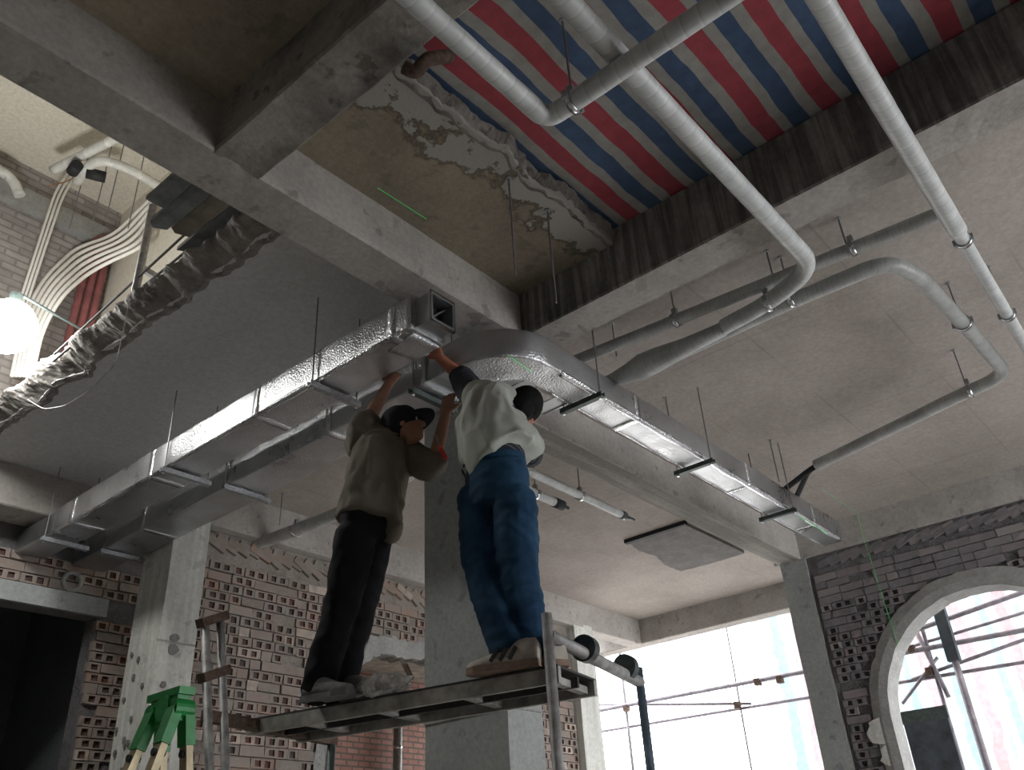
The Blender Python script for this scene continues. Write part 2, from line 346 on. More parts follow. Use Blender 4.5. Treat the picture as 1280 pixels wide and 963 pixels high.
# ------------------------------------------------------------------ mesh helpers
ORG = {}                                        # world origin of every object, by name
def tag(o, label=None, cat=None, group=None, kind=None):
    if label: o['label'] = label
    if cat: o['category'] = cat
    if group: o['group'] = group
    if kind: o['kind'] = kind
    return o

def thing(name, loc, label, cat, group=None, kind=None):
    o = bpy.data.objects.new(name, None); COL.objects.link(o)
    o.empty_display_size = 0.1
    o.location = loc; ORG[o.name] = Vector(loc)
    return tag(o, label, cat, group, kind)

class MB:
    def __init__(s): s.v = []; s.f = []; s.uv = {}; s.mi = {}
    def add(s, vs, fs, mi=0):
        o = len(s.v); s.v += [Vector(p) for p in vs]
        for f in fs:
            if mi: s.mi[len(s.f)] = mi
            s.f.append(tuple(i + o for i in f))
        return s
    def box(s, x0, x1, y0, y1, z0, z1, mi=0):
        vs = [(x, y, z) for x in (x0, x1) for y in (y0, y1) for z in (z0, z1)]
        return s.add(vs, [(0, 1, 3, 2), (4, 6, 7, 5), (0, 4, 5, 1), (2, 3, 7, 6), (0, 2, 6, 4), (1, 5, 7, 3)], mi)
    def bar(s, a, b, w, h, up=(0, 0, 1)):       # rectangular bar between two points
        a, b = Vector(a), Vector(b); d = (b - a).normalized(); up = Vector(up)
        sd = d.cross(up)
        if sd.length < 1e-4: sd = d.cross(Vector((1, 0, 0)))
        sd.normalize(); u = sd.cross(d).normalized()
        vs = [p + sd * sx * w / 2 + u * sz * h / 2 for p in (a, b) for sx in (-1, 1) for sz in (-1, 1)]
        return s.add(vs, [(0, 1, 3, 2), (4, 6, 7, 5), (0, 4, 5, 1), (2, 3, 7, 6), (0, 2, 6, 4), (1, 5, 7, 3)])
    def prism(s, pts, axis, a, b):              # polygon extruded along an axis
        def mk(p, t):
            return {'x': (t, p[0], p[1]), 'y': (p[0], t, p[1]), 'z': (p[0], p[1], t)}[axis]
        n = len(pts)
        vs = [mk(p, a) for p in pts] + [mk(p, b) for p in pts]
        fs = [tuple(range(n)), tuple(range(2 * n - 1, n - 1, -1))] + [(i, (i + 1) % n, n + (i + 1) % n, n + i) for i in range(n)]
        return s.add(vs, fs)
    def loft(s, rings, cap=True, closed=False):
        n = len(rings[0]); o = len(s.v)
        for r in rings: s.v += [Vector(p) for p in r]
        m = len(rings)
        for i in range(m if closed else m - 1):
            j = (i + 1) % m
            for k in range(n):
                s.f.append((o + i * n + k, o + i * n + (k + 1) % n, o + j * n + (k + 1) % n, o + j * n + k))
        if cap and not closed:
            s.f.append(tuple(o + k for k in range(n - 1, -1, -1))); s.f.append(tuple(o + (m - 1) * n + k for k in range(n)))
        return s
    def tube(s, path, r, seg=10, cap=True, wob=0.0):
        path = [Vector(p) for p in path]; m = len(path)
        rad = r if isinstance(r, (list, tuple)) else [r] * m
        t0 = (path[1] - path[0]).normalized()
        a = t0.orthogonal().normalized(); L = 0.0; rings = []; base = len(s.f)
        lens = []
        for i, p in enumerate(path):
            if i: L += (p - path[i - 1]).length
            lens.append(L)
            t = (path[min(i + 1, m - 1)] - path[max(i - 1, 0)]).normalized()
            a = (a - t * a.dot(t)).normalized(); b = t.cross(a)
            rr = rad[i] * (1 + wob * noise.noise(p * 14.0))
            rings.append([p + (a * math.cos(2 * math.pi * k / seg) + b * math.sin(2 * math.pi * k / seg)) * rr for k in range(seg)])
        s.loft(rings, cap)
        for i in range(m - 1):
            for k in range(seg):
                s.uv[base + i * seg + k] = [(k / seg, lens[i]), ((k + 1) / seg, lens[i]), ((k + 1) / seg, lens[i + 1]), (k / seg, lens[i + 1])]
        return s
    def build(s, name, mat, parent=None, smooth=False, loc=None, fix=True):
        me = bpy.data.meshes.new(name)
        if parent is not None: org = ORG[parent.name]
        elif loc is not None: org = Vector(loc)
        else:
            lo = [min(p[i] for p in s.v) for i in range(3)]; hi = [max(p[i] for p in s.v) for i in range(3)]
            org = Vector(((lo[0] + hi[0]) / 2, (lo[1] + hi[1]) / 2, lo[2]))
        me.from_pydata([p - org for p in s.v], [], s.f)
        if s.uv:
            l = me.uv_layers.new(name='UVMap').data
            for p in me.polygons:
                u = s.uv.get(p.index)
                if u:
                    for k, li in enumerate(p.loop_indices): l[li].uv = u[k % len(u)]
        for mm in (mat if isinstance(mat, (list, tuple)) else [mat]): me.materials.append(M[mm])
        for i, k in s.mi.items(): me.polygons[i].material_index = k
        if smooth:
            for p in me.polygons: p.use_smooth = len(p.vertices) <= 4
        if fix:
            bm = bmesh.new(); bm.from_mesh(me); bmesh.ops.recalc_face_normals(bm, faces=bm.faces); bm.to_mesh(me); bm.free()
        o = bpy.data.objects.new(name, me); COL.objects.link(o)
        if parent is not None: o.parent = parent; ORG[o.name] = org
        else: o.location = org; ORG[o.name] = org
        return o

def struct(name, mb, mat, label=None, cat=None, parent=None):
    o = mb.build(name, mat, parent)
    if parent is None: tag(o, label, cat, None, 'structure')
    return o

def rounded(pts, rad, steps=6):                 # polyline with rounded corners
    pts = [Vector(p) for p in pts]; out = [pts[0]]
    for i in range(1, len(pts) - 1):
        p, a, b = pts[i], pts[i - 1], pts[i + 1]
        r = rad[i - 1] if isinstance(rad, (list, tuple)) else rad
        da, db = (a - p), (b - p); r = min(r, da.length * 0.49, db.length * 0.49)
        A, B = p + da.normalized() * r, p + db.normalized() * r
        for k in range(steps + 1):
            t = k / steps; out.append(A * (1 - t) ** 2 + p * 2 * t * (1 - t) + B * t * t)
    out.append(pts[-1])
    return out

def resample(path, step):
    out = [Vector(path[0])]
    for a, b in zip(path, path[1:]):
        a, b = Vector(a), Vector(b); n = max(1, int((b - a).length / step))
        for k in range(1, n + 1): out.append(a.lerp(b, k / n))
    return out

# ------------------------------------------------------------------ the room: slabs, beams, columns
ZS, ZT, ZB = 5.20, 5.32, 4.85                  # slab underside, slab top, beam underside

floor_ = struct('floor', MB().box(-5, 13.6, -6, 11.5, -0.15, 0.0), 'floor', 'bare grey concrete floor of the building site', 'floor')

def jag(t, amp=0.05, f=3.0, seed=0.0):
    return amp * (noise.noise(Vector((t * f, seed, 0))) + 0.6 * noise.noise(Vector((t * f * 3.1, seed + 5, 0))))

# slab over the hall behind the main beam, broken off along its edge
edge_y = [3.41 + i * (8.3 - 3.41) / 60 for i in range(61)]
pts = [(2.33 - 0.02 * (y - 5) + jag(y, 0.07, 3.0, 1), y) for y in edge_y] + [(12.3, 8.3), (12.3, 3.38), (4.1, 3.38)]
slabA = struct('ceiling_main', MB().prism(pts, 'z', ZS, ZT), 'slab_grey', 'grey concrete slab above the foil ducts, broken off along one edge', 'ceiling')
mb = MB(); rows = 9; rings = []
for y in resample([(0, 3.42, 0), (0, 8.3, 0)], 0.018):
    y = y.y; x1 = 2.36 - 0.02 * (y - 5) + jag(y, 0.07, 3.0, 1)
    ring = []
    for k in range(rows + 1):
        t = k / rows
        p = Vector((x1 - 0.20 * math.sin(t * math.pi / 2) + 0.01, y, ZS - 0.012 + (ZT - ZS + 0.01) * t))
        n_ = noise.noise(p * 5.0) * 0.02 + noise.noise(p * 19.0) * 0.012 + noise.noise(p * 47.0) * 0.005
        ring.append(p + Vector((n_, 0, n_ * 0.5 if 0 < k < rows else 0)))
    ring.append(Vector((x1 + 0.1, y, ZT))); ring.append(Vector((x1 + 0.1, y, ZS + 0.02)))
    rings.append(ring)
mb.loft(rings).build('broken_edge', 'broken', slabA)

slabB = struct('ceiling_right', MB().box(4.2, 10.4, -6, 3.90, ZS - 0.004, ZT - 0.01), 'slab', 'smooth buff concrete slab above the wrapped pipes', 'ceiling')
slabF = struct('ceiling_far', MB().box(4.5, 12.05, 4.1, 7.45, ZS - 0.004, ZS + 0.004), 'slab', 'buff concrete slab over the bay by the bright window', 'ceiling')
slabD = struct('ceiling_near', MB().box(-5, 1.66, -6, 3.2, ZS, ZT), 'slab_warm', 'dark brownish slab between the main beam and stained beam', 'ceiling')

# slab of the bay with the hole under the striped sheeting
edge_x = [1.75 + i * (4.1 - 1.75) / 44 for i in range(45)]
pts = [(x, 2.27 + jag(x, 0.05, 3.3, 9)) for x in edge_x] + [(4.1, 3.2), (1.75, 3.2)]
slabC = struct('ceiling_broken', MB().prism(pts, 'z', ZS, ZT), 'slab_peeling', 'brown stained slab ending in a ragged hole', 'ceiling')
rings = []
for i in range(150):
    x = 1.78 + i * (4.08 - 1.78) / 149
    y1 = 2.30 + jag(x, 0.05, 3.3, 9); ring = []
    for k in range(5):
        t = k / 4
        p = Vector((x, y1 - 0.06 * math.sin(t * 1.57), ZS - 0.006 + 0.11 * t))
        n_ = noise.noise(p * 15.0) * 0.015 + noise.noise(p * 40.0) * 0.010
        ring.append(p + Vector((0, n_, n_ * 0.4)))
    ring.append(Vector((x, y1 + 0.08, ZT - 0.02))); ring.append(Vector((x, y1 + 0.08, ZS + 0.02)))
    rings.append(ring)
MB().loft(rings).build('broken_edge', 'broken', slabC)

def beam(mb, mat, label):
    return struct('ceiling_beam', mb, mat, label, 'beam')
def rough_beam(x0, x1, y0, y1, z0, z1, along, amp=0.006, step=0.08):
    L0, L1 = (x0, x1) if along == 'x' else (y0, y1)
    n = int((L1 - L0) / step); rings = []
    c0, c1 = (y0, y1) if along == 'x' else (x0, x1)
    prof = [(c0, z1), (c0, z0 + 0.1), (c0, z0 + 0.012), (c0 + 0.012, z0), ((c0 + c1) / 2, z0), (c1 - 0.012, z0), (c1, z0 + 0.012), (c1, z0 + 0.1), (c1, z1)]
    for i in range(n + 1):
        t = L0 + (L1 - L0) * i / n; ring = []
        for (c, z) in prof:
            p = Vector((t, c, z)) if along == 'x' else Vector((c, t, z))
            a = noise.noise(p * 5.0) * amp + noise.noise(p * 17.0) * amp * 0.6
            ring.append(p + (Vector((0, a, a)) if along == 'x' else Vector((a, 0, a))))
        rings.append(ring)
    mb = MB().loft(rings); m_ = len(rings)
    for i in range(m_ - 1):
        for k in (3, 4): mb.mi[i * len(prof) + k] = 1
    return mb
beam(rough_beam(-5, 4.25, 3.10, 3.41, ZB, ZT, 'x'), ['beam', 'beam'], 'long grey concrete beam running under the slabs past the open duct end')
beam(rough_beam(1.57, 1.857, -6, 3.12, ZB, ZT, 'y', 0.012), ['beam_stained', 'beam_stained'], 'rough heavily stained concrete beam beside the striped sheeting')
beam(rough_beam(4.0, 4.295, -6, 3.12, ZB, ZT, 'y', 0.008), ['beam_streaked', 'beam'], 'concrete beam with dark vertical streaks past the striped sheeting')
beam(rough_beam(4.5, 10.3, 3.85, 4.16, ZB, ZT, 'x', 0.003), ['beam', 'beam_smeared'], 'beam with dark smears on its underside leading to the window column')
beam(rough_beam(4.3, 12.1, 7.375, 7.62, 4.81, ZT, 'x', 0.003), ['beam', 'beam'], 'pale beam above the hollow brick wall')
beam(rough_beam(-5, 4.35, 8.14, 8.56, 4.80, ZT, 'x', 0.003), ['beam', 'beam'], 'dim beam above the dark opening')
beam(rough_beam(10.2, 10.5, -6, 4.2, 4.85, ZT, 'y', 0.003), ['beam', 'beam'], 'buff edge beam above the arched brick wall')
beam(rough_beam(12.03, 12.3, 4.1, 9.0, 4.82, ZT, 'y', 0.004), ['beam', 'beam'], 'ragged edge beam over the bright window opening')

def column(x0, x1, y0, y1, mat, label, zt=ZB + 0.01):
    mb = MB(); n = 30; rings = []
    for i in range(n + 1):
        z = zt * i / n
        rings.append([Vector((x, y, z)) + Vector((noise.noise(Vector((x * 3, y * 3, z * 3))), noise.noise(Vector((x * 3 + 9, y * 3, z * 3))), 0)) * 0.006
                      for x, y in ((x0, y0), (x1, y0), (x1, y1), (x0, y1))])
    return struct('concrete_column', mb.loft(rings), mat, label, 'column')
col_c = column(4.51, 4.87, 3.83, 4.59, 'column', 'grey concrete column behind the scaffold and the two workers', ZS + 0.05)
col_l = column(3.955, 4.318, 7.375, 7.90, 'column_pale', 'pale concrete column behind the green ladder top, beside the brick wall')
col_r = column(10.2, 10.55, 3.80, 4.125, 'column', 'narrow grey column between the bright window and arched wall')
col_f = column(10.25, 10.70, 7.375, 7.70, 'column_pale', 'pale board-marked column at the far side of the window', 4.86)
# formwork joints and chipped spots on the columns
for z in (3.62, 2.05):
    MB().box(3.945, 4.31, 7.362, 7.39, z, z + 0.012).build('formwork_joint', 'cement', col_l)
for z in (2.55, 0.9):
    MB().box(4.50, 4.85, 3.818, 3.84, z, z + 0.012).build('formwork_joint', 'cement', col_c)
    MB().box(4.497, 4.52, 3.83, 4.59, z, z + 0.014).build('formwork_joint', 'cement', col_c)
for k in range(22):
    z = random.uniform(1.7, 3.6); y = random.uniform(7.45, 7.86)
    a0 = random.uniform(0, 3)
    pp = [(y + 0.02 * math.cos(a), z + 0.032 * math.sin(a) * random.uniform(0.7, 1.2)) for a in [i * 1.05 for i in range(6)]]
    MB().prism(pp, 'x', 3.938, 3.958).build('chipped_spot', 'patch', col_l)
for (px_, py_, s_) in ((219, 798, 0.05), (217, 812, 0.06), (205, 856, 0.035)):
    c = at(px_, py_, Y=7.36)
    pp = [(c.x + s_ * math.cos(a) * random.uniform(0.6, 1.1), c.z + s_ * 0.8 * math.sin(a)) for a in [i * 0.7 for i in range(9)]]
    MB().prism(pp, 'y', 7.358, 7.38).build('chipped_spot', 'patch', col_l)

# rough patch on the far slab
pc = [(8.82, 4.60), (8.82, 5.40), (9.1, 5.47), (9.5, 5.44), (9.9, 5.56), (10.30, 5.55), (10.33, 4.95), (10.30, 4.60)]
pj = []
for i, p in enumerate(pc):
    q = pc[(i + 1) % len(pc)]
    for k in range(6):
        t = k / 6; pj.append((p[0] + (q[0] - p[0]) * t + jag(p[0] + t, 0.02, 7, i), p[1] + (q[1] - p[1]) * t + jag(p[1] + t, 0.02, 7, i + 3)))
MB().prism(pj, 'z', ZS - 0.045, ZS).build('cement_patch', 'patch', slabF)
MB().box(8.77, 8.83, 4.58, 5.44, ZS - 0.05, ZS).build('patch_edge', 'black', slabF)

# ------------------------------------------------------------------ brick walls
def brick_mesh(name, L, Hh, holes, mats, irregular=0.006):
    # front face looks along -y; square pockets are pressed 35 mm into the brick
    rnd = random.Random(name)
    D = 0.06; mb = MB()
    mz = Hh * 0.19
    if holes == 0:
        j = lambda: rnd.uniform(-irregular, irregular)
        vs = [(0 + j(), -0.0 + j(), 0 + j()), (L + j(), j(), j()), (L + j(), j(), Hh + j()), (j(), j(), Hh + j()), (0, D, 0), (L, D, 0), (L, D, Hh), (0, D, Hh)]
        mb.add(vs, [(0, 1, 2, 3), (4, 7, 6, 5), (0, 4, 5, 1), (3, 2, 6, 7), (0, 3, 7, 4), (1, 5, 6, 2)])
    else:
        w = Hh * 0.70; gap = (L - holes * w) / (holes + 1)
        us = [0.0]
        for k in range(holes): us += [gap + k * (w + gap), gap + k * (w + gap) + w]
        us.append(L); zs = [0, mz, Hh - mz, Hh]
        g = {}
        for i, u in enumerate(us):
            for j_, z in enumerate(zs):
                g[i, j_] = len(mb.v)
                mb.v.append(Vector((u + (rnd.uniform(-.006, .006) if 0 < i < len(us) - 1 else 0), rnd.uniform(-.004, .004), z + rnd.uniform(-.004, .004))))
        for i in range(len(us) - 1):
            for j_ in range(3):
                a = (g[i, j_], g[i + 1, j_], g[i + 1, j_ + 1], g[i, j_ + 1])
                if j_ == 1 and i % 2 == 1:
                    o = len(mb.v); mb.v += [mb.v[q] + Vector((0, 0.024, 0)) for q in a]
                    for q in range(4):
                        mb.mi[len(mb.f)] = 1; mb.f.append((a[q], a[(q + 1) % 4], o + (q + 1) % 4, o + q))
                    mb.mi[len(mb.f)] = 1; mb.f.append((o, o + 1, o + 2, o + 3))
                else: mb.f.append(a)
        n = len(us) - 1; o = len(mb.v)
        mb.v += [Vector((0, D, 0)), Vector((L, D, 0)), Vector((L, D, Hh)), Vector((0, D, Hh))]
        mb.f += [tuple(g[i, 0] for i in range(n, -1, -1)) + (o, o + 1), tuple(g[i, 3] for i in range(n + 1)) + (o + 2, o + 3),
                 tuple(g[0, j_] for j_ in range(4)) + (o + 3, o), tuple(g[n, j_] for j_ in range(3, -1, -1)) + (o + 1, o + 2), (o, o + 3, o + 2, o + 1)]
    me = bpy.data.meshes.new(name); me.from_pydata(mb.v, [], mb.f)
    for mm in mats: me.materials.append(M[mm])
    for i, k in mb.mi.items(): me.polygons[i].material_index = k
    return me

def lay(wall, meshes, axis, plane, u0, u1, z0, z1, bl, bh, skip, rng, joint=0.009, stuff_mat=None, pick=None):
    org = ORG[wall.name]; r = 0; z = z0; count = 0
    while z + bh * 0.6 < z1:
        u = u0 + rng.uniform(-0.02, 0.02); first = True
        while u < u1:
            full = rng.random() > 0.22 and not (first and r % 2); first = False
            if u + bl > u1 + 0.05: full = False
            L = bl if full else bl * 0.48
            cu, cz = u + L / 2, z + bh / 2
            if u0 - 0.05 < u and u + L < u1 + 0.05 and not skip(cu, cz) and rng.random() > 0.03:
                kind = pick(cu, cz, rng) if pick else rng.choice(('hole', 'hole', 'solid'))
                me = meshes[(kind, full, rng.randint(0, 1))]
                o = bpy.data.objects.new('brick', me); COL.objects.link(o); o.parent = wall
                pr = rng.uniform(-0.012, 0.006)
                if axis == 'x': o.location = Vector((u, plane + pr, z)) - org
                else:
                    o.location = Vector((plane + pr, u + L, z)) - org; o.rotation_euler = (0, 0, -math.pi / 2)
                o.rotation_euler.y += 0 if axis == 'y' else rng.uniform(-0.012, 0.012)
                count += 1
            u += L + joint
        z += bh + joint; r += 1
    return count

def brick_set(tagname, bl, bh, mats):
    d = {}
    for full in (True, False):
        for v in (0, 1):
            L = bl if full else bl * 0.48
            d['solid', full, v] = brick_mesh(f'{tagname}_solid_{full}_{v}', L, bh, 0, mats[:1])
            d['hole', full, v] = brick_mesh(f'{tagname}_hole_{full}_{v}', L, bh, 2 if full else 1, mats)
    return d

def slant_row(wall, meshes, axis, plane, u0, u1, z0, rng, skip, ang=0.6):
    # packing bricks wedged in at a slant below the beam
    org = ORG[wall.name]; u = u0
    while u < u1:
        if not skip(u, z0):
            o = bpy.data.objects.new('brick', meshes['solid', True, rng.randint(0, 1)]); COL.objects.link(o); o.parent = wall
            a = ang * rng.uniform(0.5, 1.25)
            if axis == 'x':
                o.location = Vector((u, plane + rng.uniform(-0.012, 0.006), z0 + 0.15)) - org; o.rotation_euler = (0, a, 0)
            else:
                o.location = Vector((plane + rng.uniform(-0.012, 0.006), u, z0 + 0.02)) - org; o.rotation_euler = (0, 0, -math.pi / 2)
                o.rotation_euler = (Matrix.Rotation(-math.pi / 2, 3, 'Z') @ Matrix.Rotation(-a, 3, 'Y')).to_euler()
            u += 0.135
        else: u += 0.05

# hollow brick wall under the pale beam, broken through low down
opening = [(5.95, 0.0), (5.95, 2.6), (5.97, 3.05), (6.10, 3.42), (6.30, 3.66), (6.55, 3.86), (6.75, 3.93), (7.02, 3.90), (7.33, 3.95), (7.7, 3.9), (7.9, 3.7), (7.95, 0.0)]
def in_poly(x, z, poly):
    c = False; n = len(poly)
    for i in range(n):
        (x1, z1), (x2, z2) = poly[i], poly[(i + 1) % n]
        if (z1 > z) != (z2 > z) and x < (x2 - x1) * (z - z1) / (z2 - z1) + x1: c = not c
    return c
jagged = []
for a, b in zip(opening[1:-1], opening[2:]):
    for k in range(5):
        t = k / 5; jagged.append((a[0] + (b[0] - a[0]) * t + jag(a[0] * 3 + t, 0.035, 6, 2), a[1] + (b[1] - a[1]) * t + jag(a[1] * 3 + t, 0.035, 6, 4)))
outline = [(4.25, 0), (5.95, 0)] + jagged + [(7.95, 0), (10.3, 0), (10.3, 4.86), (4.25, 4.86)]
wall_l = struct('wall_left', MB().prism(outline, 'y', 7.512, 7.72), 'mortar', 'hollow clay brick wall with a broken opening behind the scaffold', 'wall')
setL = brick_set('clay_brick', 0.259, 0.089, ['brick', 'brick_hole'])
ox, oz = 6.75, 3.0
def skipL(u, z):
    if z < 2.45 and u > 7.3: return True
    return in_poly(ox + (u - ox) / 1.16, oz + (z - oz) / 1.24, opening) or in_poly(u, z, opening)
rngL = random.Random(3)
nL = lay(wall_l, setL, 'x', 7.48, 4.30, 7.62, 2.45, 4.52, 0.259, 0.089, skipL, rngL)
slant_row(wall_l, setL, 'x', 7.485, 4.32, 7.6, 4.55, rngL, skipL, 0.55)
nL2 = lay(wall_l, setL, 'x', 7.48, 9.3, 10.2, 2.3, 4.3, 0.259, 0.089, lambda u, z: False, rngL)
# cement smeared round the broken opening
for sgn, (a0, a1) in ((1, (0, 1)),):
    outer = [(ox + (p[0] - ox) * 1.16 + jag(p[0] * 5, 0.03, 5, 1), oz + (p[1] - oz) * 1.24 + jag(p[1] * 5, 0.03, 5, 7)) for p in jagged]
    ring_pts = jagged + outer[::-1]
    n = len(jagged); mb = MB()
    fr = [Vector((p[0], 7.465, p[1])) for p in jagged]; fo = [Vector((p[0], 7.478, p[1])) for p in outer]
    bk = [Vector((p[0], 7.70, p[1])) for p in jagged]
    mb.v = fr + fo + bk
    mb.f = [(i, i + 1, n + i + 1, n + i) for i in range(n - 1)] + [(i, 2 * n + i, 2 * n + i + 1, i + 1) for i in range(n - 1)]
    mb.build('cement_surround', 'cement', wall_l)

# dark wall with a black opening, beyond the pale column
outl = [(-5, 0), (1.6, 0), (1.6, 4.09), (3.92, 4.09), (3.92, 0), (4.36, 0), (4.36, 4.86), (-5, 4.86)]
wall_b = struct('wall_back', MB().prism(outl, 'y', 8.592, 8.80), 'mortar_dark', 'dim brick wall with a black doorway, beyond the pale column', 'wall')
MB().box(1.4, 4.0, 8.545, 8.585, 4.09, 4.27).build('lintel', 'column', wall_b)
lay(wall_b, setL, 'x', 8.56, 1.4, 4.3, 4.28, 4.6, 0.259, 0.089, lambda u, z: False, rngL, pick=lambda u, z, r: r.choice(('hole', 'solid')))
lay(wall_b, setL, 'x', 8.56, 3.93, 4.36, 1.9, 4.08, 0.259, 0.089, lambda u, z: False, rngL)
ring_c = at(90, 727, Y=8.55)
cw = []
for k in range(25):
    a = 2 * math.pi * k / 24; cw.append((ring_c.x + 0.085 * math.cos(a), 8.55, ring_c.z + 0.085 * math.sin(a)))
MB().tube(cw, 0.022, 8).build('pipe_sleeve', 'cement', wall_b)
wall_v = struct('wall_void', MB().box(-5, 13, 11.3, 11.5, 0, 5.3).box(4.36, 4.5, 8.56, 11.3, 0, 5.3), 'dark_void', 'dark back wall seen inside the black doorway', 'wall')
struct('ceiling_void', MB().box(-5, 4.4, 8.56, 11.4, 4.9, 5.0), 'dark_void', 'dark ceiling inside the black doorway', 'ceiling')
wall_x = struct('wall_beyond', MB().box(4.5, 10.4, 9.6, 9.75, 0, 5.2), 'brick_far', 'small red brick wall seen through the broken opening', 'wall')
struct('ceiling_beyond', MB().box(4.5, 10.4, 7.72, 9.7, 4.3, 4.42), 'plank_brown', 'brown ceiling seen through the broken opening', 'ceiling')
drain = thing('drain_pipe', (at(497, 963, Y=9.45).x, 9.45, 0), 'grey drain pipe standing before the small red bricks', 'pipe')
dx = at(497, 940, Y=9.45).x
MB().tube([(dx, 9.45, 0), (dx, 9.45, 4.3)], 0.06, 16).build('pipe', 'tube', drain, True)
MB().tube([(dx, 9.45, at(497, 935, Y=9.45).z - 0.02), (dx, 9.45, at(497, 935, Y=9.45).z + 0.02)], 0.068, 16).build('clip', 'chrome', drain, True)
fr_ = thing('door_frame', (6.05, 7.6, 0), 'thin white upright frame post at the edge of the broken opening', 'door frame')
MB().box(6.06, 6.13, 7.55, 7.66, 0, 2.98).build('post', 'white_pvc', fr_)
brd = at(520, 843, Y=8.6)
MB().bar(at(497, 812, Y=8.2), at(515, 850, Y=8.2), 0.08, 0.02, (0, 1, 0)).build('wooden_batten', 'plank_brown')
tag(bpy.data.objects['wooden_batten'], 'short brown batten leaning in the broken opening above the deck', 'batten')

# arched brick wall
AYC, AZC, AR = 2.1, 2.9, 1.17
arc = lambda r, n=28: [(AYC + r * math.cos(math.pi * k / n), AZC + r * math.sin(math.pi * k / n)) for k in range(n + 1)]
outl = [(3.95, 0), (3.95, 4.86), (-6, 4.86), (-6, 0), (AYC - AR, 0)] + arc(AR)[::-1] + [(AYC + AR, 0)]
wall_r = struct('wall_right', MB().prism(outl, 'x', 10.232, 10.5), 'mortar_dark', 'dark grey brick wall with a round arched opening', 'wall')
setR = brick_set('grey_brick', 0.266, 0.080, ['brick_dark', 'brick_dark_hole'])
def skipR(u, z):
    if z < AZC: return abs(u - AYC) < 1.37
    return math.hypot(u - AYC, z - AZC) < 1.37
rngR = random.Random(5)
nR = lay(wall_r, setR, 'y', 10.2, 1.0, 3.80, 2.3, 4.64, 0.266, 0.080, skipR, rngR, pick=lambda u, z, r: 'solid' if z > 4.27 or r.random() < 0.28 else 'hole')
slant_row(wall_r, setR, 'y', 10.205, 0.95, 3.75, 4.66, rngR, skipR, 0.32)
mb = MB(); a_in, a_out = arc(AR - 0.01, 48), arc(1.36, 48)
prof_i = [(AYC + AR - 0.01, 2.2)] + a_in + [(AYC - AR + 0.01, 2.2)]; prof_o = [(AYC + 1.36, 2.2)] + a_out + [(AYC - 1.36, 2.2)]
n = len(prof_i)
for i, (p, q) in enumerate(zip(prof_i, prof_o)):
    w1 = jag(i * 0.31, 0.03, 2.0, 3); w2 = noise.noise(Vector((i * 0.5, 3, 1))) * 0.014
    ux, uz = q[0] - p[0], q[1] - p[1]; l_ = math.hypot(ux, uz) or 1
    mb.v += [Vector((10.50, p[0] + ux / l_ * w2, p[1] + uz / l_ * w2)), Vector((10.17, p[0] + ux / l_ * w2, p[1] + uz / l_ * w2)), Vector((10.165, (p[0] + q[0]) / 2, (p[1] + q[1]) / 2)), Vector((10.19, q[0] + ux / l_ * w1, q[1] + uz / l_ * w1)), Vector((10.24, q[0] + ux / l_ * w1, q[1] + uz / l_ * w1))]
for i in range(n - 1):
    for k in range(4): mb.f.append((5 * i + k, 5 * (i + 1) + k, 5 * (i + 1) + k + 1, 5 * i + k + 1))
mb.build('arch_surround', 'cement', wall_r)
for (px_, py_, s_) in ((1100, 915, 0.16), (1112, 945, 0.12)):
    c = at(px_, py_, X=10.19)
    pp = [(c.y + s_ * math.cos(a) * random.uniform(0.6, 1.1), c.z + s_ * 0.9 * math.sin(a) * random.uniform(0.7, 1.1)) for a in [i * 0.45 for i in range(14)]]
    MB().prism(pp, 'x', 10.172, 10.22).build('plaster_patch', 'column_pale', wall_r)

# walls out of view: the hall is open to daylight on the side of the camera's right hand
struct('wall_near', MB().box(-5, 5.0, -6.2, -6, 0, ZT).box(5.0, 9.6, -6.2, -6, 4.6, ZT).box(9.6, 10.5, -6.2, -6, 0, ZT).box(5.0, 9.6, -6.2, -6, 0, 0.5), 'cement', 'rendered wall with a wide opening, behind the camera', 'wall')
struct('wall_rear', MB().box(-5.2, -5, -6.2, 11.5, 0, ZT), 'cement', 'rendered wall behind the camera', 'wall')

# ------------------------------------------------------------------ storey above, seen through the broken slab
ZU = 8.9
struct('ceiling_upper', MB().box(-5, 13, -6, 9, ZU, ZU + 0.12), 'plaster', 'cream ceiling of the storey above, seen past the broken slab', 'ceiling')
struct('wall_upper', MB().box(-5, 3.45, 8.56, 8.75, ZT, ZU), 'brick_upper', 'rough brick wall of the lamplit storey above', 'wall')
wu = struct('wall_upper_side', MB().box(3.3, 3.45, 3.6, 8.56, ZT, ZU), 'plaster', 'cream plastered side wall of the lamplit storey above', 'wall')
MB().box(3.285, 3.31, 5.6, 6.6, ZT, 6.6).build('bare_brick_patch', 'brick_far', wu)
MB().box(-2.0, 3.25, 8.46, 8.57, 8.28, 8.52).build('wall_ledge', 'cement', bpy.data.objects['wall_upper'])
struct('wall_upper_rear', MB().box(-5.2, -5, -6, 9, ZT, ZU).box(-5, 13, -6.2, -6, ZT, ZU), 'cement', 'rendered wall of the storey above, behind the camera', 'wall')

def pipe(name, pts, r, mat, label, cat='pipe', rad=0.15, wob=0.03, group=None, step=0.05, seg=14):
    path = resample(rounded(pts, rad), step)
    o = thing(name, path[0], label, cat, group)
    MB().tube(path, r, seg, True, wob).build('wrapping' if 'wrap' in mat else 'tube', mat, o, True)
    return o, path

